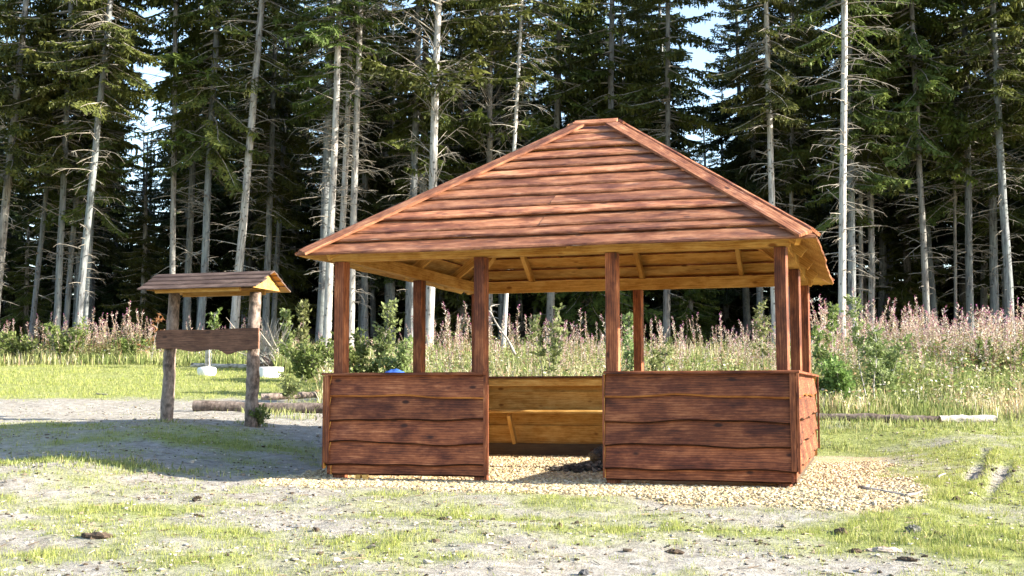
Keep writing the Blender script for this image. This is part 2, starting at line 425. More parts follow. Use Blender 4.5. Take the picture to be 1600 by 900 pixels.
soil = ramp(nt, n2, [(.28, (.135, .117, .098)), (.45, (.285, .258, .222)), (.6, (.375, .350, .312)), (.8, (.46, .435, .40))])
soil = mixc(nt, ramp(nt, n1, [(.4, (0, 0, 0)), (.7, (1, 1, 1))]), soil, mixc(nt, 1.0, soil, (.86, .84, .82), 'MULTIPLY'))
soil = mixc(nt, ramp(nt, n3, [(.30, (.75, .75, .75)), (.45, (0, 0, 0))]), soil, (.115, .09, .065))
grassc = ramp(nt, n2, [(.3, (.130, .155, .036)), (.5, (.225, .255, .058)), (.72, (.315, .33, .10))])
gf = ramp(nt, math_n(nt, 'ADD', math_n(nt, 'MULTIPLY', attr('grass'), 1.0), math_n(nt, 'MULTIPLY', math_n(nt, 'SUBTRACT', n3, .5), .9)), [(.22, (0, 0, 0)), (.85, (.85, .85, .85))])
c = mixc(nt, gf, soil, grassc)
gravelc = ramp(nt, n3, [(.3, (.24, .18, .10)), (.5, (.42, .33, .19)), (.7, (.54, .44, .28))])
c = mixc(nt, attr('gravel'), c, gravelc)
mead = ramp(nt, n2, [(.3, (.09, .075, .035)), (.5, (.17, .15, .06)), (.7, (.26, .23, .11))])
c = mixc(nt, attr('meadow'), c, mead)
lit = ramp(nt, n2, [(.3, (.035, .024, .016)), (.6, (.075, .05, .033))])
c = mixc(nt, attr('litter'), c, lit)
nt.links.new(c, bs.inputs['Base Color']); bs.inputs['Roughness'].default_value = .95; bs.inputs['Specular IOR Level'].default_value = .15
hsum = math_n(nt, 'ADD', math_n(nt, 'MULTIPLY', n2, 1.0), math_n(nt, 'MULTIPLY', n3, .35))
bump(nt, bs, hsum, .9, .05)
obj('ground', me, M_GROUND, kind='structure')

# ------------------------------------------------------------------ timber shelter
def board_mesh(Lb, H, T, wav=0.0, kl=0.0, kr=0.0, n=10, lift=0.0, wtop=0.0, seed=None, lip=0):
    rg = np.random.default_rng(seed if seed is not None else random.randrange(10 ** 6))
    s = np.linspace(0, 1, n + 1)
    ph = rg.random(4) * 6.28
    def wv(a):
        if not a: return np.zeros_like(s)
        x = s * Lb
        q = .5 * np.sin(x * 2.1 + ph[0]) + .35 * np.sin(x * 4.7 + ph[1]) + .25 * np.sin(x * 9.3 + ph[2])
        ph[:] = rg.random(4) * 6.28
        return a * q
    yb = wv(wav); yt = H + wv(wtop)
    zb = lift * (1 - yb / H)
    V = []
    lp = .016 if wav else .004
    for k in range(n + 1):
        xb = yb[k] * kl + s[k] * (Lb - yb[k] * (kl + kr)); xt = yt[k] * kl + s[k] * (Lb - yt[k] * (kl + kr))
        V += [(xb, yb[k], zb[k]), (xb, yb[k], zb[k] + T * .55), (xb, yb[k] + lp, zb[k] + T), (xt, yt[k], T), (xt, yt[k], 0.0)]
    Q = []; mi = []
    for k in range(n):
        a, b = 5 * k, 5 * k + 5
        Q += [(a + 2, b + 2, b + 3, a + 3), (b, a, a + 4, b + 4), (a, b, b + 1, a + 1), (a + 1, b + 1, b + 2, a + 2), (a + 3, b + 3, b + 4, a + 4)]; mi += [0, 1, lip, lip, 0]
    m5 = 5 * n
    F5 = [np.array(Q), np.array([(0, 1, 2, 3, 4), (m5 + 4, m5 + 3, m5 + 2, m5 + 1, m5)])]; mi += [0, 0]
    return mesh_np('board', np.array(V), F5, None, False, mi)
def board(name, root, o, ex, ey, Lb, H, T, mats=None, **kw):
    mats = mats or (M_STAIN, M_RAW)
    return obj(name, board_mesh(Lb, H, T, **kw), mats, root, None, frame(o, ex, ey))
Wd, Dp, HW = 4.6, 4.65, 1.015
h = Wd / 2
EAVE, RIDGE, RL = 2.145, 3.855, 0.21
EX, EY0, EY1 = 2.50, -.255, Dp + .255
shelter = thing('timber_shelter', 'open red-brown timber shelter with hipped plank roof and half-height board walls', 'shelter')
Z3 = (0, 0, 1)
X_OPEN0, X_OPEN1 = -.635, .550
# roof planks on the four slopes
NROW = 13
def slope_planks(c0, ex, up_h, length, run, kl, kr):
    rise = RIDGE - EAVE; sl_len = math.hypot(run, rise)
    ey = np.array(up_h) * run / sl_len + np.array([0, 0, rise / sl_len])
    ex = np.array(ex, float); nrm = np.cross(ex, ey)
    edges = np.linspace(0, sl_len, NROW + 1)
    for k in range(NROW):
        y0 = edges[k] + (random.uniform(-.035, .035) if k else 0); y1 = min(edges[k + 1] + .06, sl_len - .01)
        Lk = length - y0 * (kl + kr)
        if Lk < .15: continue
        hh = y1 - y0
        if Lk - hh * (kl + kr) < 0: hh = Lk / (kl + kr) * .98
        o = np.array(c0) + ex * y0 * kl + ey * y0 + nrm * random.uniform(-.003, .006)
        lf = .042 + random.uniform(-.010, .012)
        if Lk > 3.0 and random.random() < .55:
            c = Lk * random.uniform(.35, .65)
            board('roof_plank', shelter, o, ex, ey, c - .002, hh, .024, (M_ROOF, M_RAW, M_ROOF), wav=.018, kl=kl, kr=0, n=10, lift=lf, lip=2)
            board('roof_plank', shelter, o + ex * (c + .002) + ey * random.uniform(-.008, .008) + nrm * .002, ex, ey, Lk - c - .002, hh, .024, (M_ROOF, M_RAW, M_ROOF), wav=.018, kl=0, kr=kr, n=10, lift=lf + .003, lip=2)
        else:
            board('roof_plank', shelter, o, ex, ey, Lk, hh, .024, (M_ROOF, M_RAW, M_ROOF), wav=.018, kl=kl, kr=kr, n=18, lift=lf, lip=2)
    return ey, nrm, sl_len
runF = Dp / 2 + .255; runS = EX - RL
slF = math.hypot(runF, RIDGE - EAVE); slS = math.hypot(runS, RIDGE - EAVE)
kF = (EX - RL) / slF; kS = (Dp / 2 + .255) / slS
slope_planks((-EX, EY0, EAVE), (1, 0, 0), (0, 1, 0), 2 * EX, runF, kF, kF)
slope_planks((EX, EY1, EAVE), (-1, 0, 0), (0, -1, 0), 2 * EX, runF, kF, kF)
slope_planks((EX, EY0, EAVE), (0, 1, 0), (-1, 0, 0), EY1 - EY0, runS, kS, kS)
slope_planks((-EX, EY1, EAVE), (0, -1, 0), (1, 0, 0), EY1 - EY0, runS, kS, kS)
# hip boards: one along each slope on every hip
rise = RIDGE - EAVE
nF = {(-1): np.cross((1, 0, 0), np.array([0, runF, rise]) / slF), 1: np.cross((-1, 0, 0), np.array([0, -runF, rise]) / slF)}
nS = {1: np.cross((0, 1, 0), np.array([-runS, 0, rise]) / slS), -1: np.cross((0, -1, 0), np.array([runS, 0, rise]) / slS)}
for sx in (-1, 1):
    for sy in (-1, 1):
        A = np.array([sx * EX, EY0 if sy < 0 else EY1, EAVE]); B = np.array([sx * RL, Dp / 2, RIDGE])
        e = (B - A) / np.linalg.norm(B - A); LH = np.linalg.norm(B - A) - .015
        for nrm, flat, cut in ((nF[sy], np.array([1.0, 0, 0]) * -sx, 0), (nS[sx], np.array([0, 1.0, 0]) * -sy, .10)):
            inn = np.cross(nrm, e); inn *= np.sign(inn @ flat)
            LHc = LH - cut; o = A + e * (.035 + cut) + nrm * .070
            w = .135
            ey = inn; exx = e
            if np.cross(exx, ey) @ nrm < 0: o = o + e * LHc; exx = -e
            board('hip_board', shelter, o, exx, ey, LHc, w, .028, (M_ROOF, M_RAW) if sx > 0 else (M_ROOF, M_RAW), n=8, wav=.004)
for sy in (-1, 1):
    e = np.array([1.0, 0, 0]) * (1 if sy < 0 else -1)
    down = -np.array([0, runF * (1 if sy < 0 else -1), rise]) / slF
    o = np.array([0, Dp / 2, RIDGE]) - e * (RL + .04) + nF[sy] * .078 + down * .105
    board('ridge_board', shelter, o, e, -down, 2 * RL + .08, .11, .026, (M_ROOF, M_RAW), n=4)
# eave fascia lath under the plank ends
# wall plates (beams) on the posts
BT, BB = 2.285, 2.145
for (o, ex, Lb) in (((-h + .03, .065, BB), (1, 0, 0), Wd - .06), ((h - .03, Dp - .065, BB), (-1, 0, 0), Wd - .06)):
    ex = np.array(ex, float); out = np.cross(ex, Z3)
    board('wall_plate', shelter, np.array(o) - out * .0 - out * .11, ex, Z3, Lb, BT - BB, .11, (M_RAW, M_RAW), n=4)
for (o, ex) in (((h - .065, .18, BB + .003), (0, 1, 0)), ((-h + .065, Dp - .18, BB + .003), (0, -1, 0))):
    ex = np.array(ex, float); out = np.cross(ex, Z3)
    board('wall_plate', shelter, np.array(o) - out * .11, ex, Z3, Dp - .36, BT - BB - .003, .11, (M_RAW, M_RAW), n=4)
# rafters just under the planks
def rafter(A, B, w=.055, dep=.10, drop=.012):
    A = np.array(A, float); B = np.array(B, float); e = (B - A) / np.linalg.norm(B - A)
    side = np.cross(e, Z3); side /= np.linalg.norm(side); upn = np.cross(side, e)
    o = A - side * w / 2 - upn * (dep + drop)
    # local: X along, Y sideways, Z up
    board('rafter', shelter, o, e, np.cross(upn, e), np.linalg.norm(B - A), w, dep, (M_RAW, M_RAW), n=2) if False else \
        board('rafter', shelter, A + side * w / 2 - upn * (dep + drop), e, upn, np.linalg.norm(B - A), dep, w, (M_RAW, M_RAW), n=2)
def on_front(x, t, back=False):   # t 0 eave .. 1 ridge
    y = EY0 + runF * t
    return (x, (Dp - y) if back else y, EAVE + rise * t)
def on_side(y, t, right):
    x = EX - runS * t
    return (x if right else -x, y, EAVE + rise * t)
for sx in (-1, 1):
    for sy in (-1, 1):
        A = np.array([sx * EX, EY0 if sy < 0 else EY1, EAVE]); B = np.array([sx * RL, Dp / 2, RIDGE - .02]); rafter(A + (B - A) * .075, B, .06, .12, .02)
for bk in (False, True):
    for x in (-1.35, .16, 1.45):
        t1 = 1 - max(0, (abs(x) - RL)) / (EX - RL)
        rafter(on_front(x, .085, bk), on_front(x, t1 - .03, bk))
for rt in (False, True):
    for y in (.95, Dp / 2, Dp - .95):
        t1 = 1 - abs(y - Dp / 2) / (Dp / 2 + .255)
        rafter(on_side(y, .05, rt), on_side(y, t1 - .03, rt))
# posts
PS = .115
def post(x, y):
    return board('post', shelter, (x - PS / 2, y - PS / 2, -.12), (1, 0, 0), Z3, PS, BB + .12 - .002, PS, (M_STAIN, M_STAIN), n=1) if False else \
        obj('post', board_mesh(BB + .118, PS, PS, n=6, wav=.002, wtop=.002), (M_STAIN, M_STAIN), shelter, None,
            frame((x + PS / 2, y + PS / 2, -.12), (0, 0, 1), (-1, 0, 0)))
i0 = .060 + PS / 2
for p in ((-h + i0, i0), (X_OPEN0 - PS / 2 - .004, i0), (X_OPEN1 + PS / 2 + .004, i0), (h - i0, i0), (-h + i0, Dp / 2), (h - i0, Dp / 2), (-h + i0, Dp - i0), (.05, Dp - i0), (h - i0, Dp - i0)):
    post(*p)
# waney-edged wall boards, each lapped over the one below
ROWS = [(.008, .135), (.105, .255), (.322, .255), (.545, .268), (.775, .222)]
def wall(o, ex, Lb, rows=ROWS, edge=.021):
    ex = np.array(ex, float); out = np.cross(ex, Z3); o = np.array(o, float)
    for k, (zb, hh) in enumerate(rows):
        T = .022
        board('wall_board', shelter, o + np.array([0, 0, zb]) - out * (T + .036) + ex * random.uniform(-.004, .004), ex, Z3, Lb, hh, T,
              (M_STAIN, M_RAW, M_LIP if k == 4 else M_LIPSHADE), wav=edge if k else .004, n=20, lift=.040 if k else .0, lip=2)
wall((-h + .01, 0, 0), (1, 0, 0), X_OPEN0 + h - .012)
wall((X_OPEN1 + .002, 0, 0), (1, 0, 0), h - X_OPEN1 - .012)
wall((h, .01, 0), (0, 1, 0), Dp - .02)
wall((h - .01, Dp, 0), (-1, 0, 0), Wd - .02)
wall((-h, Dp - .01, 0), (0, -1, 0), Dp - .02)
# vertical corner boards and end boards of the opening
def upright(o, ex, w, z0, z1, T=.022, mats=None):
    ex = np.array(ex, float)
    # length runs up; outward = ex x z
    out = np.cross(ex, Z3)
    obj('corner_board', board_mesh(z1 - z0, w, T, n=6, wav=.003, wtop=.003), mats or (M_STAIN, M_RAW), shelter, None,
        frame(np.array(o, float) + np.array([0, 0, z0]) + ex * w, (0, 0, 1), -ex))
upright((h - .055, -.003, 0), (1, 0, 0), .055, .12, .992)
upright((h + .003, -.024, 0), (0, 1, 0), .06, .10, .990)
upright((-h - .003, .035, 0), (0, -1, 0), .06, .07, .990)
upright((-h, -.003, 0), (1, 0, 0), .05, .13, .992)
upright((h + .003, Dp - .06, 0), (0, 1, 0), .06, .1, .99)
upright((X_OPEN0 - .004, .001, 0), (0, 1, 0), .09, .03, .992)
upright((X_OPEN1 - .002, .091, 0), (0, -1, 0), .09, .03, .992)
# cap rails along the wall tops
def rail(o, ex, Lb, z=.994):
    ex = np.array(ex, float); out = np.cross(ex, Z3)
    # X along, Y outward->inward, Z up
    o = np.array(o, float) + out * .03 + np.array([0, 0, z])
    board('cap_rail', shelter, o, ex, -out, Lb, .15, .026, (M_STAIN, M_STAIN), n=4, wav=.004)
rail((-h - .03, 0, 0), (1, 0, 0), X_OPEN0 + h + .035)
rail((X_OPEN1 - .005, 0, 0), (1, 0, 0), h - X_OPEN1 + .035)
rail((h, .122, .001), (0, 1, 0), Dp - .244)
rail((h + .03, Dp, 0), (-1, 0, 0), Wd + .06)
rail((-h, Dp - .122, .001), (0, -1, 0), Dp - .244)
# sleeper round the foot of the walls, inside
board('sleeper', shelter, (h - .2, Dp - .05 - .13, -.03), (-1, 0, 0), Z3, Wd - .4, .155, .10, (M_DARKWOOD, M_DARKWOOD), n=4, wav=.004, wtop=.006)
board('sleeper', shelter, (h - .06, .2, -.03), (0, 1, 0), Z3, Dp - .4, .13, .02, (M_DARKWOOD, M_DARKWOOD), n=4)
# bench along the back wall
bench = obj('bench_seat', board_mesh(Wd - .42, .36, .038, n=6, wav=.004), (M_RAW, M_RAW), shelter, None, frame((-h + .21, Dp - .50, .535), (1, 0, 0), (0, 1, 0)))
for x in (-1.66, -.34, .98):
    A = np.array([x, Dp - .46, .53]); B = np.array([x, Dp - .17, .14]); e = (B - A) / np.linalg.norm(B - A)
    obj('bench_brace', board_mesh(np.linalg.norm(B - A), .085, .045, n=2), (M_RAW, M_RAW), bench, None, frame(A - np.array([0, 0, .04]), e, np.cross((1.0, 0, 0), e)))
board('inner_rail', shelter, (-h + .2, Dp - .186, .885), (1, 0, 0), Z3, Wd - .4, .085, .022, (M_RAW, M_RAW), n=4)
# pale blocks put in for light showing through under the front wall
for x, c in ((-1.93, M_RAW), (-1.86, M_RAW)):
    board('gap_light_block', shelter, (x, -.035, -.03), (1, 0, 0), Z3, .05, .05, .05, (c, c), n=1)

# ------------------------------------------------------------------ roofed sign on two log posts
def log_mesh(P, R, k=12, jit=.10, seed=1):
    rg = np.random.default_rng(seed)
    V, T, Q = tube_arrays(P, R, k, False, jit, rg)
    return mesh_np('log', V, Q, None, True)
def disc_mesh(c, nrm, r, k=14):
    nrm = np.array(nrm, float); nrm /= np.linalg.norm(nrm)
    a = np.cross(nrm, (0, 0, 1.0) if abs(nrm[2]) < .9 else (1.0, 0, 0)); a /= np.linalg.norm(a); b = np.cross(nrm, a)
    th = np.arange(k) / k * 6.2832
    V = np.vstack([np.array(c) + r * (np.cos(t) * a + np.sin(t) * b) for t in th] + [np.array(c) + nrm * .004])
    return mesh_np('disc', V, np.array([(q, (q + 1) % k, k) for q in range(k)]))
SR = gpx(392, 667); SL = gpx(256, 661)
SR = np.array([SR[0], SR[1], float(terrain(SR[0], SR[1]))]); SL = np.array([SR[0] - 1.37, SR[1] + .02, 0]); SL[2] = float(terrain(SL[0], SL[1]))
sign = thing('roofed_sign', 'wooden notice sign with little plank roof on two bark-covered log posts', 'sign', (SR + SL) / 2)
SZ = SR[2]
def bent_line(a, b, n, amp, seed):
    rg = np.random.default_rng(seed); t = np.linspace(0, 1, n)[:, None]
    P = np.array(a) * (1 - t) + np.array(b) * t
    return P + np.stack([np.convolve(rg.normal(0, amp, n + 4), np.ones(5) / 5, 'valid') for _ in range(3)], -1) * np.sin(t * 3.14)
for q, (bp, tp, r) in enumerate(((SL, SL + np.array([.10, 0, 1.90 + SZ - SL[2]]), .088), (SR, SR + np.array([.035, 0, 1.88]), .090))):
    P = bent_line(bp - np.array([0, 0, .2]), tp, 22, .012, 3 + q)
    o = obj('log_post', log_mesh(P, np.linspace(r * 1.06, r * .9, 22), 14, .22, 5 + q), M_LOGBARK, sign)
SC_ = (SL + SR) / 2 + np.array([.07, 0, 0])
zb = SZ + 1.055
bm_ = board_mesh(1.62, .30, .035, n=26, seed=4)
Vb = np.array([v.co[:] for v in bm_.vertices]); xs = Vb[:, 0] / 1.62
low = Vb[:, 1] < .1
Vb[low, 1] += .015 * np.sin(xs[low] * 14) - .055 * np.exp(-((xs[low] - .70) / .055) ** 2) + .03 * np.exp(-((xs[low] - .2) / .12) ** 2) + .04 * np.exp(-((xs[low] - .02) / .05) ** 2)
Vb[~low, 1] += .006 * np.sin(xs[~low] * 9)
bm_.vertices.foreach_set('co', Vb.astype(np.float32).ravel()); bm_.update()
obj('name_board', bm_, (M_SIGNBOARD, M_SIGNBOARD), sign, None, frame(SC_ + np.array([-.845, -.098, zb - SC_[2]]), (1, 0, .006), Z3))
RZ = SZ + 2.16   # ridge height
RLn, RW, RDrop = 1.86, .50, .265
rx0 = SC_[0] - .93
sl_ = math.hypot(RW, RDrop)
for sy in (-1, 1):
    up = np.array([0, -sy * RW, RDrop]) / sl_
    ex = np.array([1.0, 0, 0]) * (1 if sy < 0 else -1)
    nr = np.cross(ex, up)
    for k in range(4):
        y0 = k * sl_ / 4
        o = np.array([rx0 if sy < 0 else rx0 + RLn, SC_[1] + sy * RW, RZ - RDrop]) + up * y0 + ex * random.uniform(-.012, .012)
        board('roof_board', sign, o, ex, up, RLn + random.uniform(-.02, .02), sl_ / 4 + (.03 if k < 3 else 0), .018, (M_GREYWOOD, M_RAW), n=6, wav=.006, lift=.017)
# gable triangles, ridge pole and cross bearers
for gx, T in ((SC_[0] + .80, .03), (SC_[0] - .86, .03)):
    Vg = np.array([(gx, SC_[1] - .40, RZ - .245), (gx, SC_[1] + .40, RZ - .245), (gx, SC_[1] + .33, RZ - .19), (gx, SC_[1], RZ - .02), (gx, SC_[1] - .33, RZ - .19)])
    V = np.vstack([Vg, Vg + np.array([T, 0, 0])])
    me = mesh_np('gable', V, [np.array([(0, 4, 3), (0, 3, 2), (0, 2, 1), (5, 8, 9), (5, 7, 8), (5, 6, 7)]), np.array([(0, 1, 6, 5), (1, 2, 7, 6), (2, 3, 8, 7), (3, 4, 9, 8), (4, 0, 5, 9)])])
    obj('gable_board', me, M_RAW, sign)
board('bearer', sign, (SC_[0] - .72, SC_[1] - .34, RZ - .292), (1, 0, 0), Z3, 1.33, .075, .05, (M_RAW, M_RAW), n=3)
board('bearer', sign, (SC_[0] - .72, SC_[1] + .38, RZ - .292), (1, 0, 0), Z3, 1.33, .075, .05, (M_RAW, M_RAW), n=3)
board('ridge_pole', sign, (SC_[0] - .85, SC_[1] + .025, RZ - .085), (1, 0, 0), Z3, 1.66, .06, .05, (M_RAW, M_RAW), n=3)

# ------------------------------------------------------------------ spruce trees
def diamonds(A, Bv, W, N):
    """thin lens-shaped shoots: base A, vector Bv, half width W (n,), side vectors N"""
    n = len(A)
    M = A + Bv * .45
    V = np.stack([A, M + N * W[:, None], A + Bv, M - N * W[:, None]], 1).reshape(-1, 3)
    i = np.arange(n) * 4
    return V, np.stack([i, i + 1, i + 2, i + 3], -1)
def unit(v): return v / (np.linalg.norm(v, axis=-1, keepdims=True) + 1e-9)
def bough(seed, dense=1.0, droop=.30, hang=.35, wid=.021):
    """one unit-long spruce bough along +X: drooping fans of needle shoots; returns shoots and limb line"""
    rg = np.random.default_rng(seed)
    s = np.linspace(0, 1, 9)
    axis = np.stack([s, .05 * np.sin(s * 5 + rg.random() * 6), -droop * s ** 1.5 + .14 * s ** 4], -1)
    A = []; B = []; W = []
    def at(t): return np.array([np.interp(t, s, axis[:, k]) for k in range(3)])
    def shoot(p, v, w): A.append(p); B.append(v); W.append(w)
    step = .042 / dense
    t = .12 + rg.random() * .1
    side = 1
    while t < 1:
        p = at(t); side = -side
        ln = (.36 * (1 - t) ** .8 * min(1, t / .3) + .07) * rg.uniform(.7, 1.25)
        ang = rg.uniform(.75, 1.15)
        dv = np.array([math.cos(ang), side * math.sin(ang), -rg.uniform(.1, hang)]); dv /= np.linalg.norm(dv)
        m = max(2, int(ln / (.048 / dense)))
        q = p.copy(); dd = dv.copy()
        for k in range(m):
            seg = ln / m
            dd = dd + np.array([.05, 0, -.10 * hang]); dd /= np.linalg.norm(dd)
            shoot(q, dd * seg * 1.5, wid * rg.uniform(.7, 1.1))
            for sd in (-1, 1):
                if rg.random() < .82:
                    pv = np.cross(dd, (0, 0, 1)); pv /= np.linalg.norm(pv) + 1e-9
                    v = dd * .7 + sd * pv * .75 + np.array([0, 0, -rg.uniform(.05, .9 * hang)])
                    shoot(q, v / np.linalg.norm(v) * rg.uniform(.06, .125) * (1 - .45 * k / m), wid * rg.uniform(.7, 1.15))
            if rg.random() < .35 * hang * 2:
                shoot(q, np.array([rg.normal(0, .02), rg.normal(0, .02), -rg.uniform(.06, .16)]), wid * .8)
            q = q + dd * seg
        t += step * rg.uniform(.7, 1.3)
    for k in range(6): shoot(at(.8 + .035 * k), np.array([.1, rg.normal(0, .05), rg.normal(0, .03)]), wid)
    A = np.array(A); B = np.array(B); W = np.array(W)
    N = unit(np.cross(B, rg.normal(0, .55, A.shape) + np.array([0, 0, 1.0])))
    V, Q = diamonds(A, B, W, N)
    return V, Q, axis
BOUGHS = [bough(k, 1.0, [.30, .22, .40, .34, .18, .28][k], [.35, .5, .45, .6, .3, .4][k]) for k in range(6)]
THIN = [bough(20 + k, .62, .25, .4, .022) for k in range(4)]
def spruce(seed, H, cb, R, L0, gap=.1, boughs=BOUGHS, low=-.25, high=.55, per=5, step=.42, dead=(1.5, None), dn=70, deadlen=1.3, lowL=.7, bend=.12, dead_el=.08):
    rg = np.random.default_rng(seed)
    # trunk
    nz = 26; z = np.linspace(-.5, H, nz)
    cx = np.cumsum(rg.normal(0, bend * .12, nz)); cx -= cx[0]; cy = np.cumsum(rg.normal(0, bend * .12, nz)); cy -= cy[0]
    rad = R * (1 - np.clip(z / H, 0, 1)) ** .75 + .012; rad[0] *= 1.35; rad[1] *= 1.1
    line = np.stack([cx, cy, z], -1)
    V, T, Q = tube_arrays(line, rad, 10, True, .07, rg)
    trunk = mesh_np('trunk', V, [T, Q], None, True)
    def at(zz): return np.array([np.interp(zz, z, cx), np.interp(zz, z, cy), zz])
    leaf = Bag(); limb = Bag(); dd = Bag()
    zz = cb
    while zz < H - .4:
        t = (zz - cb) / (H - cb)
        prof = min(1, lowL + t / .18 * (1 - lowL)) * (1 - t) ** .75 + .05
        st = step * (1 if t < .55 else 1.25)
        for b in range(per):
            if rg.random() < gap * (1 + 1.2 * t): continue
            az = rg.random() * 6.2832; L = L0 * prof * rg.uniform(.6, 1.2)
            el = low + (high - low) * t + rg.normal(0, .10)
            Vb, Qb, ax = boughs[rg.integers(len(boughs))]
            sgn = rg.choice((-1, 1)); roll = rg.normal(0, .22)
            c, s_ = math.cos(el), math.sin(el)
            ey = np.array([0, sgn * math.cos(roll), math.sin(roll)])
            Rm = np.array([[c, 0, -s_], [0, 1, 0], [s_, 0, c]])
            Rz = np.array([[math.cos(az), -math.sin(az), 0], [math.sin(az), math.cos(az), 0], [0, 0, 1]])
            loc = Vb * np.array([1, sgn, 1])
            rl = np.array([[1, 0, 0], [0, math.cos(roll), -math.sin(roll)], [0, math.sin(roll), math.cos(roll)]])
            Mx = Rz @ Rm @ rl
            p = at(zz + rg.uniform(-.15, .15))
            leaf.add(loc @ Mx.T * L + p, None, Qb)
            axw = (ax * np.array([1, sgn, 1]))[::2] @ Mx.T * L + p
            Vl, Tl, Ql = tube_arrays(axw, np.linspace(.012 + .010 * L, .004, len(axw)), 3, False)
            limb.add(Vl, None, Ql)
        zz += st * rg.uniform(.8, 1.2)
    # dead branches down the bare part
    top = dead[1] or (cb + 2.5)
    for b in range(dn):
        zz = dead[0] + (top - dead[0]) * rg.random() ** .8
        az = rg.random() * 6.2832; L = deadlen * rg.uniform(.25, 1.2) * (.45 + .55 * (zz - dead[0]) / max(.1, top - dead[0]))
        e = rg.normal(dead_el, .22)
        n = 5; s = np.linspace(0, 1, n)
        o = np.stack([s * math.cos(e), .12 * rg.normal() * s ** 2, s * math.sin(e) - .25 * rg.random() * s ** 2], -1) * L
        Rz = np.array([[math.cos(az), -math.sin(az), 0], [math.sin(az), math.cos(az), 0], [0, 0, 1]])
        pts = o @ Rz.T + at(zz)
        Vl, Tl, Ql = tube_arrays(pts, np.linspace(.017, .005, n), 3, False); dd.add(Vl, None, Ql)
        for q in range(int(L * 4)):
            k = rg.uniform(.3, .95); p0 = np.array([np.interp(k, s, pts[:, j]) for j in range(3)])
            v = np.array([math.cos(az + rg.choice((-1, 1)) * rg.uniform(.5, 1.1)), 0, rg.normal(-.25, .25)]); v[1] = math.sin(az + rg.choice((-1, 1)) * .9)
            pt = np.stack([p0, p0 + v * .5 * L * .3, p0 + v * L * .3 + np.array([0, 0, -.06])])
            Vl, Tl, Ql = tube_arrays(pt, [.007, .005, .003], 3, False); dd.add(Vl, None, Ql)
    return dict(trunk=trunk, crown=leaf.mesh('crown'), limbs=limb.mesh('limbs', True), dead=dd.mesh('dead_twigs', True) if dn else None)
P_TALL = [spruce(101, 23, 8.2, .20, 1.9, .22, THIN + BOUGHS[:2], dn=120, deadlen=1.5), spruce(102, 21, 7.0, .20, 1.8, .2, dn=95), spruce(103, 24, 9.8, .20, 1.9, .25, THIN, dn=140, deadlen=1.6)]
P_MID = [spruce(111, 22, 5.6, .20, 2.2, .14, dn=90), spruce(112, 20, 4.8, .20, 2.0, .14, dn=80), spruce(113, 23, 6.4, .20, 2.4, .16, BOUGHS, low=-.45, dn=95)]
P_IN = [spruce(151, 22, 5.2, .20, 2.9, .10, per=6, dn=60), spruce(152, 20, 4.2, .20, 2.6, .10, per=6, dn=60), spruce(153, 23, 6.0, .20, 3.0, .12, low=-.4, per=6, dn=70)]
P_OPEN = spruce(121, 21, 6.0, .20, 2.5, .34, THIN, low=-.05, high=.5, per=4, step=.5, dn=40, bend=.2)
P_CAND = spruce(131, 20, 7.0, .20, 2.6, .30, THIN + BOUGHS[3:4], low=.35, high=.85, per=4, step=.45, dead=(3.0, 12), dn=95, deadlen=2.4, dead_el=.75)
P_FULL = [spruce(141, 13, .5, .20, 2.2, .06, low=-.3, high=.55, per=6, step=.34, dn=0, lowL=1.0), spruce(142, 17, .8, .20, 2.5, .08, low=-.35, per=6, step=.40, dn=0, lowL=.95)]
for p in P_TALL + P_MID + P_IN + [P_OPEN, P_CAND] + P_FULL:
    for k in ('trunk', 'crown', 'limbs', 'dead'):
        if p[k]:
            p[k].materials.append({'trunk': M_BARK, 'crown': M_NEEDLE, 'limbs': M_DEAD, 'dead': M_DEAD}[k])
def place_tree(proto, base, top, label, group, r=None, scale=1.0, rz=0.0, pale=False, dark=False):
    base = np.array(base, float)
    ax = Vector([float(a) for a in (np.array(top) - base)]).normalized() if top is not None else Vector((0, 0, 1))
    q = Vector((0, 0, 1)).rotation_difference(ax)
    M = Matrix.Translation(V3(base)) @ q.to_matrix().to_4x4() @ Matrix.Rotation(rz, 4, 'Z') @ Matrix.Scale(scale, 4)
    t = thing('spruce_tree', label, 'tree', group=group, M=M)
    for k, nm in (('trunk', 'trunk'), ('crown', 'crown'), ('limbs', 'limbs'), ('dead', 'dead_twigs')):
        if not proto[k]: continue
        o = bpy.data.objects.new(nm, proto[k]); COL.objects.link(o); o.parent = t
        if k == 'trunk' and r: o.scale = (r / (.2 * scale), r / (.2 * scale), 1)
        if k == 'trunk' and pale: o.material_slots[0].link = 'OBJECT'; o.material_slots[0].material = M_PALEBARK if pale == 1 else M_SHADEBARK
        if k == 'trunk' and dark: o.material_slots[0].link = 'OBJECT'; o.material_slots[0].material = M_SHADEBARK
        if k == 'crown' and dark: o.material_slots[0].link = 'OBJECT'; o.material_slots[0].material = M_NEEDLE_SHADE
        if k in ('limbs', 'dead'): o['kind'] = 'stuff'
    return t
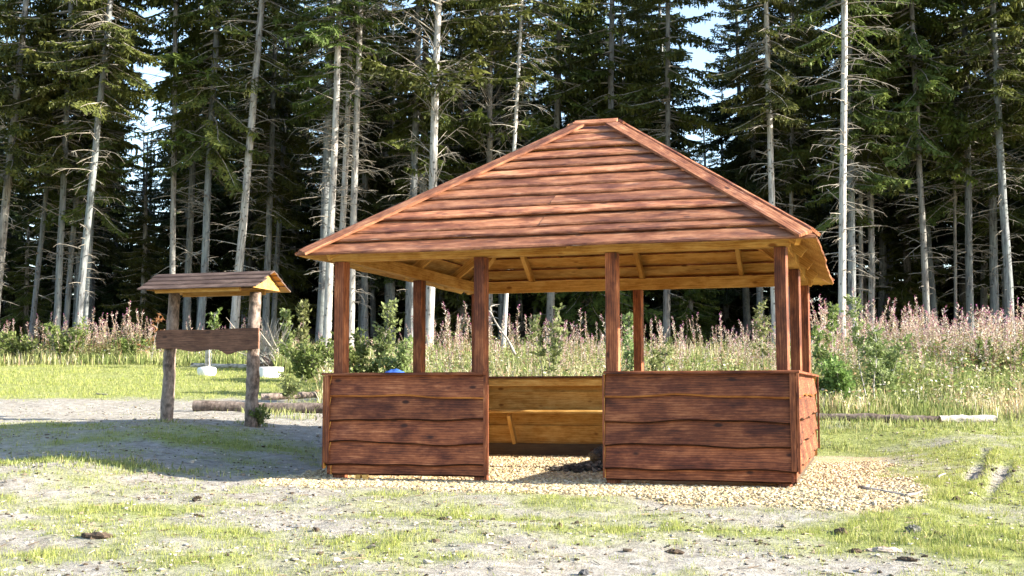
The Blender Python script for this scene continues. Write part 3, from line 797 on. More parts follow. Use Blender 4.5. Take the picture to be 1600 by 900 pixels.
# front row: (x at foot, depth, x and y of a point higher up the trunk, trunk width in picture px, prototype, pale (plain, sunlit or shaded bark copy), label)
A_, B_, C_ = P_TALL; D_, E_, F_ = P_MID
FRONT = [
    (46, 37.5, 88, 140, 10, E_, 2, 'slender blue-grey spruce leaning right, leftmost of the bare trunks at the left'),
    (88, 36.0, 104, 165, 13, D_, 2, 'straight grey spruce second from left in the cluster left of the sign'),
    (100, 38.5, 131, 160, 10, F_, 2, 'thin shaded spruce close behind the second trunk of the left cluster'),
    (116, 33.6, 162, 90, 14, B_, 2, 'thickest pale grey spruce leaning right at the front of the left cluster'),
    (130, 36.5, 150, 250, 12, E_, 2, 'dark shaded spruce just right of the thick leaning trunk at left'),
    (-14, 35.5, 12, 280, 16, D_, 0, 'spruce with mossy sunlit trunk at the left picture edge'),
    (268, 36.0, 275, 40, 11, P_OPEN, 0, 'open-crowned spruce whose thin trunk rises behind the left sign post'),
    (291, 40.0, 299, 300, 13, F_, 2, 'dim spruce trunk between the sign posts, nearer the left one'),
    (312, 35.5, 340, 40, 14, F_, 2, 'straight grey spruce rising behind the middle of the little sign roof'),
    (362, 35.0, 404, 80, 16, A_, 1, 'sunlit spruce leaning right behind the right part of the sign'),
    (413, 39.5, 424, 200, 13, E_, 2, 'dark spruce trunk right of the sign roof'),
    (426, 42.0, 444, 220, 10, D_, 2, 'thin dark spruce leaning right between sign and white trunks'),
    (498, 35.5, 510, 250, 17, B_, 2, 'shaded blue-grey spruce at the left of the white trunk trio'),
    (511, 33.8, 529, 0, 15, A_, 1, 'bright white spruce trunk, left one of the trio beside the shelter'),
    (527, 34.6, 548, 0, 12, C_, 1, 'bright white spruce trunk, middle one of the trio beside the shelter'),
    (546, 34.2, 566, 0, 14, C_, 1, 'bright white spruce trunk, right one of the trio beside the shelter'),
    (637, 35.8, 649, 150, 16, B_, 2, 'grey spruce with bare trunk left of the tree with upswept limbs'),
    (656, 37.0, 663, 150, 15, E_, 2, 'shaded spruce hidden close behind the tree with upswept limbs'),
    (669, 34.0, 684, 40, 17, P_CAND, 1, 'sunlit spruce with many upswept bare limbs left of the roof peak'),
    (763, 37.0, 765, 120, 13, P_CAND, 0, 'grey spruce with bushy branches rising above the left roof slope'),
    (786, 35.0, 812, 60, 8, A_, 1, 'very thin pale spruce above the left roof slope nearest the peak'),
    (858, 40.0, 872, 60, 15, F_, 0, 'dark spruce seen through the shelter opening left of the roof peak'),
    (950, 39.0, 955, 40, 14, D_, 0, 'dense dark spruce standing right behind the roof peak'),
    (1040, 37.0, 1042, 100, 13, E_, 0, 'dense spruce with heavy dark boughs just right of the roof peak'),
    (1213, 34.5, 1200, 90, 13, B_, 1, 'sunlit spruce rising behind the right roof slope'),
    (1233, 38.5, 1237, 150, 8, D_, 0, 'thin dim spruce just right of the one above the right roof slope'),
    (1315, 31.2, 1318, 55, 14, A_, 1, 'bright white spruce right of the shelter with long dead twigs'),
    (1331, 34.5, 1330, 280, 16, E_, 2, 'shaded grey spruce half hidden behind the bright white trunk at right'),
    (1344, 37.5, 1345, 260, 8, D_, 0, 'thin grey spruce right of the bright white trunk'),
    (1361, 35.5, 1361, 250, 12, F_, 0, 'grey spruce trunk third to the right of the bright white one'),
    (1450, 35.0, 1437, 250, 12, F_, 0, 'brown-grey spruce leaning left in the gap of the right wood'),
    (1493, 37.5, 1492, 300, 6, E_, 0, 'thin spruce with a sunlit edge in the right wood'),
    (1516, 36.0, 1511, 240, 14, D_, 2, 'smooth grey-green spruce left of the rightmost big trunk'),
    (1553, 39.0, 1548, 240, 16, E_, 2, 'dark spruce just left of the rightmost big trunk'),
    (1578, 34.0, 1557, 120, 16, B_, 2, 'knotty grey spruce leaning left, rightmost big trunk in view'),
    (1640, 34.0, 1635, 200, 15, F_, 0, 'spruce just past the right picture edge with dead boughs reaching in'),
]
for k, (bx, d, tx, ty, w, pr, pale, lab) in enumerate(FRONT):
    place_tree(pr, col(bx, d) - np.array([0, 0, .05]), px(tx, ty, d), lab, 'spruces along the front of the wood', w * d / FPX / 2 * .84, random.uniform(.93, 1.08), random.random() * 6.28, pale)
# trees within the wood
pts = [dl(*col(f[0], f[1])[:2]) for f in FRONT]
rg = np.random.default_rng(5)
GAPS = ((20, 92), (172, 242), (480, 500), (1070, 1128))
def zone(p):
    return ('left of the sign' if p < 210 else 'behind the sign' if p < 450 else 'left of the roof slope' if p < 690 else 'behind the shelter' if p < 1290 else 'right of the shelter')
def scatter(n, d0, d1, l0, l1, gap, tries=4000):
    out = []
    for _ in range(tries):
        d = rg.uniform(d0, d1); l = rg.uniform(l0(d), l1(d))
        P_ = 800 + FPX * l / d
        if any(a - 900 / d < P_ < b + 900 / d for a, b in GAPS): continue
        if all((d - a) ** 2 + (l - b) ** 2 > gap * gap for a, b in pts):
            pts.append((d, l)); out.append((d, l))
            if len(out) >= n: break
    return out
for d, l in scatter(62, 38, 56, lambda d: -d * .45 - 3, lambda d: d * .45 + 3, 2.1):
    X_, Y_ = xy(d, l); b = np.array([X_, Y_, float(terrain(X_, Y_)) - .05])
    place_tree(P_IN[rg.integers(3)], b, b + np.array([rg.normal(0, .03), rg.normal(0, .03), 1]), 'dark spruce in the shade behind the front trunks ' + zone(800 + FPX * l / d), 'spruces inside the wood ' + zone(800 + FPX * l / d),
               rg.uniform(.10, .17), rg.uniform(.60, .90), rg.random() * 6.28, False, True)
for d, l in scatter(34, 35, 50, lambda d: d * .45 + 3, lambda d: 46, 2.6):
    X_, Y_ = xy(d, l); b = np.array([X_, Y_, float(terrain(X_, Y_)) - .05])
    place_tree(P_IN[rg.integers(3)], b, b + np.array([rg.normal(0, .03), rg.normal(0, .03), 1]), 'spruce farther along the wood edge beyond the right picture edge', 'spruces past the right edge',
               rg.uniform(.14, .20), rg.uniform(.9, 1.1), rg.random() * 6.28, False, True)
for row, d in enumerate((57.5, 60.5, 63.5)):
    l = -33 + row * .8
    while l < 33:
        X_, Y_ = xy(d + rg.normal(0, .5), l); b = np.array([X_, Y_, float(terrain(X_, Y_)) - .05])
        gp = any(a - 15 < 800 + FPX * l / d < c_ + 15 for a, c_ in GAPS)
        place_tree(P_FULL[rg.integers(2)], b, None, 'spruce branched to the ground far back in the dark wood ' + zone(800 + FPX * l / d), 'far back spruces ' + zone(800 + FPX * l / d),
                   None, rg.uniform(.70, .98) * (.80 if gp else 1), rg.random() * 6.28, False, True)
        l += rg.uniform(1.9, 2.7)
for (bx, d, s, lab) in ((222, 42, .58, 'sunlit bushy young spruce branched low, left of the sign'), (430, 44, .8, 'green low-branched spruce between sign and white trunks'),
                        (925, 42, 1.0, 'full dark spruce closing the view behind the roof peak'), (1080, 43, .55, 'full spruce behind the upper right roof slope'), (1420, 46, .8, 'bright green low-branched spruce in the gap of the right wood'),
                        (990, 45, .8, 'low dark spruce seen through the right part of the shelter'), (40, 44, .5, 'low-branched spruce behind the left cluster of trunks'), (720, 44, .9, 'low-branched spruce behind the left roof slope')):
    place_tree(P_FULL[0 if s < .9 else 1], col(bx, d) - np.array([0, 0, .05]), None, lab, 'young low-branched spruces', None, s, random.random() * 6.28)

# ------------------------------------------------------------------ meadow: tall grass, willowherb
def lane_points(n, d0, d1, p0, p1, rgen, near=1.0):
    """points on the ground between two depths and two view columns, closer ones denser"""
    u = rgen.random(n)
    d = d0 * (d1 / d0) ** (u ** near)
    p = rgen.uniform(p0, p1, n)
    l = (p - 800) / FPX * d
    x, y = xy(d, l)
    return x, y, d, l, p
rg = np.random.default_rng(21)
def blades(x, y, hgt, wid, colr, rgen, lean=.35, two=True):
    n = len(x); z = terrain(x, y) - .01
    az = rgen.random(n) * 6.2832; la = rgen.random(n) * 6.2832; ln = np.abs(rgen.normal(0, lean, n))
    B = np.stack([x, y, z], -1); S = np.stack([np.cos(az), np.sin(az), 0 * az], -1) * wid[:, None]
    D_ = np.stack([np.cos(la) * ln, np.sin(la) * ln, np.ones(n)], -1) * hgt[:, None]
    if not two:
        V = np.stack([B - S, B + S, B + D_], 1).reshape(-1, 3); i = np.arange(n) * 3
        return V, np.stack([i, i + 1, i + 2], -1), None, np.repeat(colr, 3, 0)
    Mp = B + D_ * np.array([.35, .35, .6])
    V = np.stack([B - S, B + S, Mp + S * .8, Mp - S * .8, B + D_], 1).reshape(-1, 3); i = np.arange(n) * 5
    return V, np.stack([i + 3, i + 2, i + 4], -1), np.stack([i, i + 1, i + 2, i + 3], -1), np.repeat(colr, 5, 0)
def pick(cols, n, rgen, jit=.18, w=None):
    c = np.array(cols)[rgen.choice(len(cols), n, p=w)]
    return c * (1 + jit * rgen.normal(0, 1, (n, 1))).clip(.5, 1.6)
GREENS = [(0.172, 0.214, 0.060), (0.255, 0.283, 0.092), (0.131, 0.172, 0.051), (0.345, 0.359, 0.149)]
STRAW = [(0.552, 0.483, 0.298), (0.680, 0.621, 0.462), (0.455, 0.400, 0.209), (0.414, 0.276, 0.179), (0.345, 0.345, 0.149)]
bag = Bag()
for (n, d0, d1, p0, p1, hm) in ((30000, 18.0, 33.5, 1225, 1640, .50), (24000, 19.4, 33.5, 490, 1245, .44), (4000, 27.0, 34, 425, 500, .45), (9000, 30.2, 34.5, -30, 430, .30)):
    x, y, d, l, p = lane_points(n, d0, d1, p0, p1, rg, 1.15)
    keep = rg.random(n) < meadow_mask(x, y); x, y, d = x[keep], y[keep], d[keep]; n = len(x)
    cl = fbm(x * .8, y * .8 + 50, 3)
    hh = hm * rg.uniform(.45, 1.25, n) * (.55 + .9 * cl) * (.55 + .45 * sstep(18, 21.5, d))
    g = rg.random(n) < sstep(.35, .7, fbm(x * .6 + 9, y * .6, 3) + .10)
    c = np.where(g[:, None], pick(GREENS, n, rg), pick(STRAW, n, rg))
    bag.add(*blades(x, y, hh, rg.uniform(.006, .013, n), c, rg, .32)[:3], c=np.repeat(c, 5, 0))
A = []; B = []; C5 = []
for (n, d0, d1, p0, p1, hm) in ((15000, 18.1, 33, 1235, 1640, .8), (11000, 19.5, 33, 490, 1245, .7), (2600, 27, 33, 425, 500, .6), (3600, 30.4, 34, -30, 430, .6)):
    x, y, d, l, p = lane_points(n, d0, d1, p0, p1, rg, 1.0)
    k_ = (rg.random(n) < meadow_mask(x, y)) & (rg.random(n) < sstep(.34, .56, fbm(x * .9 + 90, y * .9 + 7, 3))); x, y, d = x[k_], y[k_], d[k_]; n = len(x)
    top = hm * (.35 + .9 * fbm(x * .9 + 90, y * .9 + 7, 3)) * (.5 + .5 * sstep(18, 21, d))
    A.append(np.stack([x, y, terrain(x, y) + top * rg.random(n) ** .6], -1))
    v = rg.normal(0, 1, (n, 3)); v[:, 2] = np.abs(v[:, 2]) * .5; B.append(unit(v) * rg.uniform(.035, .085, (n, 1)))
    C5.append(pick([(0.119, 0.168, 0.045), (0.182, 0.231, 0.068), (0.266, 0.301, 0.113), (0.392, 0.392, 0.197), (0.420, 0.280, 0.151), (0.680, 0.630, 0.544)], n, rg, .15, (.22, .28, .22, .13, .07, .08)))
A = np.concatenate(A); B = np.concatenate(B); C5 = np.concatenate(C5)
Vh, Qh = diamonds(A, B, np.linalg.norm(B, axis=1) * .28, unit(np.cross(B, rg.normal(0, .6, A.shape) + np.array([0, 0, 1.0]))))
tag(obj('meadow_herbs', mesh_np('herbs', Vh, Qh, np.repeat(C5, 4, 0)), M_BLADE, None, 'stuff'), 'leafy herbs growing through the meadow grass', 'herbs')
o = obj('meadow_grass', bag.mesh('meadow_grass'), M_BLADE, None, 'stuff')
tag(o, 'tall straw and green meadow grass between clearing and wood', 'grass')

def willowherb(seed, H):
    rg = np.random.default_rng(seed); b = Bag()
    n = 7; s = np.linspace(0, 1, n); bx, by = rg.normal(0, .05, 2)
    P = np.stack([bx * s ** 2, by * s ** 2, s * H], -1)
    V, T, Q = tube_arrays(P, np.linspace(.006, .003, n), 3, False); b.add(V, None, Q, np.array([.22, .13, .08]))
    def at(t): return np.array([bx * t * t, by * t * t, t * H])
    def put(A, B, W, c, lift=.5):
        A, B, W = np.array(A), np.array(B), np.array(W)
        N = unit(np.cross(B, rg.normal(0, .5, A.shape) + np.array([0, 0, 1.0])))
        V, Q = diamonds(A, B, W, N); b.add(V, None, Q, np.repeat(np.array(c), 4, 0))
    A, B, W, C = [], [], [], []
    for t in np.arange(.12, .66, .024):           # narrow leaves
        az = rg.random() * 6.28; L = rg.uniform(.08, .14) * (1.15 - t * .5)
        A.append(at(t)); B.append(np.array([math.cos(az), math.sin(az), rg.uniform(-.2, .5)]) * L); W.append(L * .13)
        C.append(np.array([(0.135, 0.189, 0.051), (0.203, 0.243, 0.073), (0.351, 0.203, 0.087), (0.270, 0.270, 0.102)][rg.choice(4, p=(.38, .3, .12, .2))]) * rg.uniform(.8, 1.2))
    put(A, B, W, C); A, B, W, C = [], [], [], []
    for t in np.arange(.60, .97, .011):           # seed pods and white down
        az = rg.random() * 6.28; L = rg.uniform(.045, .085) * (1.4 - t * .6)
        A.append(at(t)); B.append(np.array([math.cos(az), math.sin(az), rg.uniform(.3, 1.0)]) * L * .85); W.append(rg.uniform(.004, .012))
        C.append(np.array([(.52, .43, .36), (.62, .55, .47), (.44, .29, .25), (.66, .61, .53), (.42, .36, .22)][rg.integers(5)]) * rg.uniform(.85, 1.15))
    put(A, B, W, C); A, B, W, C = [], [], [], []
    for t in np.arange(.90, 1.0, .016):           # last flowers
        az = rg.random() * 6.28
        A.append(at(t)); B.append(np.array([math.cos(az), math.sin(az), .4]) * rg.uniform(.018, .034)); W.append(.011)
        C.append(np.array([(.46, .17, .36), (.52, .26, .42), (.40, .14, .24)][rg.integers(3)]))
    put(A, B, W, C)
    return b.arrays()
WH = [willowherb(300 + k, hh) for k, hh in enumerate((1.25, 1.1, 1.35, .95, 1.2, 1.05))]
rg = np.random.default_rng(31)
bag = Bag()
for (n, d0, d1, p0, p1, sc) in ((1350, 19.4, 33.0, 1285, 1640, .98), (950, 20.3, 33.0, 640, 1290, .80), (330, 30.6, 34.0, -30, 240, .85), (110, 31, 34, 240, 430, .6), (120, 26, 33, 430, 660, .6)):
    x, y, d, l, p = lane_points(n, d0, d1, p0, p1, rg, .75)
    cl = fbm(x * .55 + 70, y * .55, 2)
    for k in range(n):
        if rg.random() > sstep(.28, .50, cl[k]): continue
        V, F, C = WH[rg.integers(len(WH))]
        a = rg.random() * 6.28; s_ = sc * rg.uniform(.55, 1.25) * (.45 + 1.05 * cl[k]) * float(.75 + .25 * sstep(20, 24, d[k]))
        Rz = np.array([[math.cos(a), -math.sin(a), 0], [math.sin(a), math.cos(a), 0], [0, 0, 1]])
        W_ = V @ Rz.T * s_; W_[:, 0] += W_[:, 2] * rg.normal(0, .13); W_[:, 1] += W_[:, 2] * rg.normal(0, .13)
        bag.add(W_ + np.array([x[k], y[k], float(terrain(x[k], y[k])) - .01]), None, F[0], C * rg.uniform(.85, 1.15))
o = obj('willowherb_stand', bag.mesh('willowherb'), M_BLADE, None, 'stuff')
tag(o, 'pale pink stand of seeding willowherb in front of the wood', 'willowherb')
# single tall spikes that stand out against the dark wood
WM = []
for V, F, C in WH:
    me = mesh_np('willowherb', V, F, C); me.materials.append(M_BLADE); WM.append(me)
SP = [(1400, 547), (1418, 540), (1450, 520), (1467, 494), (1482, 512), (1497, 497), (1520, 476), (1528, 484), (1543, 478), (1552, 490), (1565, 488), (1577, 478), (1590, 466), (1597, 474), (1382, 545), (1436, 536), (1512, 508), (1560, 505),
      (930, 525), (897, 530), (942, 522), (912, 528), (54, 500), (68, 505), (100, 502), (12, 500), (145, 518), (152, 522)]
for k, (qx, qy) in enumerate(SP):
    d = 32.0 if qx < 400 else (25.5 if qx < 1000 else random.uniform(22.5, 26))
    b = col(qx, d); t = px(qx, qy, d); H = t[2] - b[2]
    m = k % len(WM); s_ = H / (1.25, 1.1, 1.35, .95, 1.2, 1.05)[m]
    o = bpy.data.objects.new('willowherb_plant', WM[m]); COL.objects.link(o)
    o.matrix_basis = Matrix.Translation(V3(b)) @ Matrix.Rotation(random.random() * 6.28, 4, 'Z') @ Matrix.Diagonal((1.25, 1.25, s_, 1))
    where = 'right of the shelter' if qx > 1000 else ('seen through the shelter opening' if qx > 600 else 'at the left wood edge')
    tag(o, 'tall pink-tipped willowherb spike standing up against the dark wood ' + where, 'willowherb', 'tall willowherb spikes ' + where)

# ------------------------------------------------------------------ saplings and bushes
def leafy(name, label, cat, base, H, spread, stems, leaves, lsize, mat, seed, lowest=.15, stemr=.012, bark_m=None, group=None, erect=.8):
    rg = np.random.default_rng(seed)
    t = thing(name, label, cat, base, group)
    base = np.array(base, float)
    st = Bag(); A = []; B = []
    for k in range(stems):
        az = rg.random() * 6.28; sp = spread * (rg.uniform(.3, 1) if stems > 1 else .12)
        hh = H * (rg.uniform(.55, 1.0) if k else 1.0)
        s = np.linspace(0, 1, 8)
        P = np.stack([math.cos(az) * sp * s ** 1.3, math.sin(az) * sp * s ** 1.3, hh * s], -1) + np.cumsum(rg.normal(0, .012 * H, (8, 3)) * np.array([1, 1, .2]), 0)
        P[0] = 0
        V, T, Q = tube_arrays(P + base, np.linspace(stemr, stemr * .25, 8), 4, False); st.add(V, None, Q)
        nb = max(4, int(leaves / stems / 9))
        for b in range(nb):
            q = lowest + (1 - lowest) * rg.random() ** .9
            p0 = np.array([np.interp(q, s, P[:, j]) for j in range(3)])
            a2 = rg.random() * 6.28; L = spread * (.35 if stems > 1 else .8) * (1.0 - .55 * q) * rg.uniform(.35, 1.3) + .05
            v = np.array([math.cos(a2), math.sin(a2), erect * rg.uniform(.5, 1.2)]); v /= np.linalg.norm(v)
            p1 = p0 + v * L
            V, T, Q = tube_arrays(np.stack([p0, (p0 + p1) / 2 + np.array([0, 0, .02]), p1]) + base, [stemr * .35, stemr * .25, stemr * .12], 3, False); st.add(V, None, Q)
            for _ in range(9):
                f = rg.uniform(.15, 1.05); pp = p0 + (p1 - p0) * f + rg.normal(0, .012, 3)
                dv = v * .5 + rg.normal(0, .6, 3); dv[2] += .1
                A.append(pp); B.append(dv / np.linalg.norm(dv) * lsize * rg.uniform(.6, 1.25))
    A = np.array(A); B = np.array(B)
    N = unit(np.cross(B, rg.normal(0, .6, A.shape) + np.array([0, 0, 1.0])))
    V, Q = diamonds(A + base, B, np.linalg.norm(B, axis=1) * .30, N)
    obj('stem', mesh_i(st), bark_m or M_DEAD, t, 'stuff' if stems > 1 else None)
    obj('leaves', mesh_np('leaves', V, Q), mat, t, 'stuff')
    # child meshes were built in world space: keep them there
    return t
def mesh_i(b): return b.mesh('stem', True)
def top_h(x, y, d): return float(px(x, y, d)[2] - col(x, d)[2])
LF = [
    ('sapling', 'narrow leafy sapling, right one of the pair left of the shelter', (477, 29.0, 474), .20, 1, 330, .075, M_LEAF_PALE, .35),
    ('sapling', 'narrow leafy sapling, left one of the pair left of the shelter', (448, 29.5, 486), .22, 1, 300, .075, M_LEAF_PALE, .3),
    ('sapling', 'upright pale-leaved sapling seen through the left bay of the shelter', (606, 21.6, 478), .34, 1, 420, .06, M_LEAF_PALE, .3),
    ('sapling', 'branching sapling seen through the shelter opening', (852, 21.6, 484), .40, 3, 520, .06, M_LEAF_PALE, .35),
    ('sapling', 'leafy sapling seen just right of the opening post', (987, 21.6, 492), .26, 2, 420, .06, M_LEAF_PALE, .35),
    ('sapling', 'grey-leaved sapling seen in the right bay beside the rear post', (1032, 21.4, 533), .30, 3, 420, .05, M_LEAF_PALE, .2),
    ('sapling', 'sapling seen through the right bay close to the corner post', (1192, 21.6, 478), .24, 1, 260, .06, M_LEAF_PALE, .4),
    ('sapling', 'upright leafy sapling just right of the shelter', (1290, 20.6, 476), .28, 2, 420, .06, M_LEAF, .4),
    ('sapling', 'tall thin birch-like sapling with pale stem right of the shelter', (1358, 19.2, 470), .42, 2, 700, .05, M_LEAF_PALE, .45),
    ('bush', 'dense bright green bush seen through the left bay', (566, 21.6, 518), .42, 9, 2600, .055, M_LEAF, .08),
    ('bush', 'pale green bush right of the sapling in the left bay', (628, 21.4, 530), .40, 7, 1500, .055, M_LEAF_PALE, .08),
    ('bush', 'low green willow bush left of the shelter', (478, 25.0, 530), .60, 12, 2600, .06, M_LEAF, .05),
    ('bush', 'dark green bush beside the right wall of the shelter', (1312, 18.9, 565), .42, 10, 3000, .055, M_LEAF, .05),
    ('bush', 'leafy bush with twiggy tops behind the dark bush at right', (1380, 20.0, 530), .50, 9, 2000, .05, M_LEAF_PALE, .1),
    ('bush', 'shadowy green bush among the willowherb at the right edge', (1562, 23.0, 535), .55, 9, 2400, .055, M_LEAF, .05),
    ('bush', 'light green bush among the willowherb at the left edge', (30, 31.5, 522), .55, 9, 1700, .06, M_LEAF, .05),
    ('bush', 'round green bush in the willowherb before the left trunks', (103, 31.2, 505), .60, 9, 1900, .06, M_LEAF, .05),
    ('bush', 'small green bush left of the sign in the wood edge', (205, 31.6, 525), .45, 8, 1200, .06, M_LEAF, .05),
    ('bush', 'small leafy plant at the foot of the right sign post', (408, 16.9, 636), .16, 6, 320, .04, M_LEAF, .1),
    ('bush', 'weedy green plant on the bank behind the log left of the shelter', (452, 20.5, 588), .28, 7, 480, .05, M_LEAF_PALE, .1),
    ('bush', 'low green weed tuft in the left bay just above the rail', (545, 24.5, 560), .5, 8, 900, .055, M_LEAF_PALE, .05),
    ('sapling', 'thin leafy stem growing behind the sign between its posts', (330, 29.0, 488), .25, 1, 150, .07, M_LEAF, .55),
]
for k, (nm, lab, (x, d, ty), spr, stn, lv, ls, mt, low) in enumerate(LF):
    leafy(nm, lab, 'sapling' if nm == 'sapling' else 'bush', col(x, d), top_h(x, ty, d), spr * 1.25, stn, int(lv * 1.35), ls * 1.4, mt, 400 + k, low, .012 if nm == 'sapling' else .007, M_PALEBARK if 'birch' in lab or 'thin leafy' in lab else None)
# russet dead seedling behind the left sign post
rg = np.random.default_rng(55)
b0 = col(236, 30.8); t = thing('dead_seedling', 'russet dead conifer seedling at the wood edge left of the sign', 'seedling', b0)
H = top_h(236, 490, 30.8); st = Bag(); A = []; B = []
P = np.stack([np.linspace(0, .22, 6), np.linspace(0, .02, 6), np.linspace(0, H, 6)], -1) + b0
V, T, Q = tube_arrays(P, np.linspace(.012, .004, 6), 4, False); st.add(V, None, Q)
for k in range(30):
    q = rg.uniform(.2, 1); p0 = P[0] + (P[-1] - P[0]) * q; a = rg.random() * 6.28; v = np.array([math.cos(a), math.sin(a), .25]) * (.42 * (1.15 - q))
    V, T, Q = tube_arrays(np.stack([p0, p0 + v]), [.005, .003], 3, False); st.add(V, None, Q)
    for j in range(16): A.append(p0 + v * rg.uniform(.2, 1)); B.append(rg.normal(0, 1, 3) * .035 + v * .15)
A = np.array(A); B = np.array(B); V, Q = diamonds(A, B, np.full(len(A), .010), unit(np.cross(B, rg.normal(0, 1, A.shape))))
obj('stem', st.mesh('stem'), M_DEAD, t)
obj('needles', mesh_np('needles', V, Q, np.repeat(pick([(.26, .11, .045), (.34, .17, .08)], len(A), rg), 4, 0)), M_BLADE, t, 'stuff')
# heap of dead brushwood and roots
b0 = col(422, 28.6); t = thing('brush_heap', 'brown heap of uprooted stump and upright dry twigs behind the right sign post', 'brush heap', b0)
tw = Bag()
for k in range(260):
    a = rg.random() * 6.28; r0 = rg.random() ** .5 * .36; p0 = b0 + np.array([math.cos(a) * r0, math.sin(a) * r0, rg.uniform(.05, .5)])
    v = np.array([rg.normal(-.10, .28), rg.normal(0, .25), rg.uniform(.2, .95) if k < 120 else rg.normal(.1, .25)])
    V, T, Q = tube_arrays(np.stack([p0, p0 + v * .5 + rg.normal(0, .02, 3), p0 + v]), [.014, .009, .004], 3, False); tw.add(V, None, Q)
obj('twigs', tw.mesh('twigs'), M_DEAD, t, 'stuff')
def lump(c, r, seed, k=10, rough=.35, squash=(1, 1, 1)):
    rg = np.random.default_rng(seed); V = []; F = []
    for i_ in range(k + 1):
        th = math.pi * i_ / k
        for j in range(2 * k): V.append((math.sin(th) * math.cos(math.pi * j / k), math.sin(th) * math.sin(math.pi * j / k), math.cos(th)))
    V = np.array(V); o = rg.random(3) * 50
    nn = fbm(V[:, 0] * 2.2 + o[0] + V[:, 2] * 1.3, V[:, 1] * 2.2 + o[1] - V[:, 2], 3) - .5
    V = V * (1 + rough * 2 * nn)[:, None] * np.array(squash) * r + np.array(c)
    for i_ in range(k):
        for j in range(2 * k):
            a, b = i_ * 2 * k + j, i_ * 2 * k + (j + 1) % (2 * k); F.append((a, a + 2 * k, b + 2 * k, b))
    return V, np.array(F)
V, F = lump(b0 + np.array([0, 0, .18]), .34, 9, 8, .5, (1.0, .9, .9)); obj('root_plate', mesh_np('root', V, F), M_LOGBARK, t)

# dead white branches
def dead_branch(label, pts, r, seed, twigs=10, tl=.25):
    rg = np.random.default_rng(seed); P = np.array(pts); t = thing('dead_branch', label, 'branch', P[0])
    n = 14; u = np.linspace(0, 1, n); k = np.linspace(0, 1, len(P)); S = np.stack([np.interp(u, k, P[:, j]) for j in range(3)], -1)
    S = np.stack([np.convolve(np.pad(S[:, j], 1, 'edge'), [.25, .5, .25], 'valid') for j in range(3)], -1)
    V, T, Q = tube_arrays(S, np.linspace(r, r * .3, n), 5, True); obj('bough', mesh_np('bough', V, [T, Q], None, True), M_PALELOG, t)
    b = Bag()
    for q in range(twigs):
        i_ = rg.integers(3, n); v = rg.normal(0, .6, 3); v[2] += .3
        V, T, Q = tube_arrays(np.stack([S[i_], S[i_] + v * tl * .5, S[i_] + v * tl + np.array([0, 0, -.03])]), [r * .3, r * .22, r * .1], 3, False); b.add(V, None, Q)
    obj('twigs', b.mesh('twigs'), M_PALELOG, t, 'stuff')
dead_branch('bleached curved dead branch seen at the left of the shelter opening', [px(806, 556, 23) , px(793, 530, 23), px(778, 510, 23), px(768, 492, 23.1), px(766, 478, 23.2)], .030, 71, 14, .35)
dead_branch('bleached twiggy branch leaning beside the white trunk right of the shelter', [px(1262, 545, 26), px(1275, 522, 26), px(1295, 506, 26.2), px(1312, 500, 26.5)], .022, 72, 9, .3)

# ------------------------------------------------------------------ logs, concrete, tarpaulin, bag
def log(label, A, B, r, seed, mat=M_LOGBARK, jit=.14):
    A = np.array(A, float); B = np.array(B, float)
    A[2] = float(terrain(A[0], A[1])) + r * .8; B[2] = float(terrain(B[0], B[1])) + r * .8
    t = thing('fallen_log', label, 'log', (A + B) / 2 - np.array([0, 0, r * .8]))
    P = bent_line(A, B, 18, r * .12, seed)
    obj('bark', log_mesh(P, r * np.linspace(1.05, .92, 18), 12, jit, seed), mat, t)
    e = unit(B - A)
    obj('cut_end', disc_mesh(P[0], -e, r * 1.02), M_CUT, t); obj('cut_end', disc_mesh(P[-1], e, r * .9), M_CUT, t)
log('long barked log lying between the right sign post and the shelter', gpx(304, 642), gpx(540, 646), .095, 81)
log('dark half-rotten log lying behind the shelter at right', gpx(1270, 657), gpx(1466, 661), .062, 82, jit=.5)
log('short pale log lying in line with the dark one at right', gpx(1468, 661), gpx(1556, 660), .062, 83, M_PALELOG, .55)
log('thin grey log lying behind the sign at the wood edge', col(300, 29.8), col(398, 29.4), .06, 84, M_PALELOG)
log('thin grey log half buried behind the long log left of the shelter', gpx(408, 625), gpx(500, 622), .06, 85)
M_WHITE, nt, bs, _ = new_mat('white_concrete')
n = nd(nt, 'ShaderNodeTexNoise', Scale=6.0, Detail=6.0)
nt.links.new(ramp(nt, n.outputs[0], [(.3, (.52, .50, .47)), (.6, (.72, .71, .68))]), bs.inputs['Base Color']); bs.inputs['Roughness'].default_value = .85
bump(nt, bs, n.outputs[0], .3, .01)
def lathe(prof, c, k=28):
    prof = np.array(prof); V = []
    for r_, z_ in prof:
        for j in range(k): V.append((r_ * math.cos(6.2832 * j / k), r_ * math.sin(6.2832 * j / k), z_))
    V = np.array(V) + np.array(c); n = len(prof)
    i_ = np.arange(n - 1)[:, None] * k; j = np.arange(k)[None]
    return V, np.stack([i_ + j, i_ + (j + 1) % k, i_ + k + (j + 1) % k, i_ + k + j], -1).reshape(-1, 4)
b0 = col(421, 26.6); t = thing('concrete_ring', 'low white concrete ring lying on the grass right of the sign', 'ring', b0)
V, F = lathe([(.24, -.03), (.24, .20), (.25, .215), (.30, .215), (.312, .205), (.318, .19), (.325, -.03)], b0, 36); obj('ring_wall', mesh_np('ring', V, F, None, True), M_WHITE, t)
V, F = lathe([(.001, .06), (.238, .06)], b0, 20); obj('soil_fill', mesh_np('fill', V, F), M_DARKWOOD, t)
b0 = col(324, 26.8); t = thing('marker_stake', 'pale stake set in a rounded white concrete block behind the sign', 'stake', b0)
V, F = lathe([(.001, .185), (.10, .185), (.19, .17), (.215, .12), (.20, .03), (.17, -.03)], b0, 22); obj('block', mesh_np('block', V, F, None, True), M_WHITE, t)
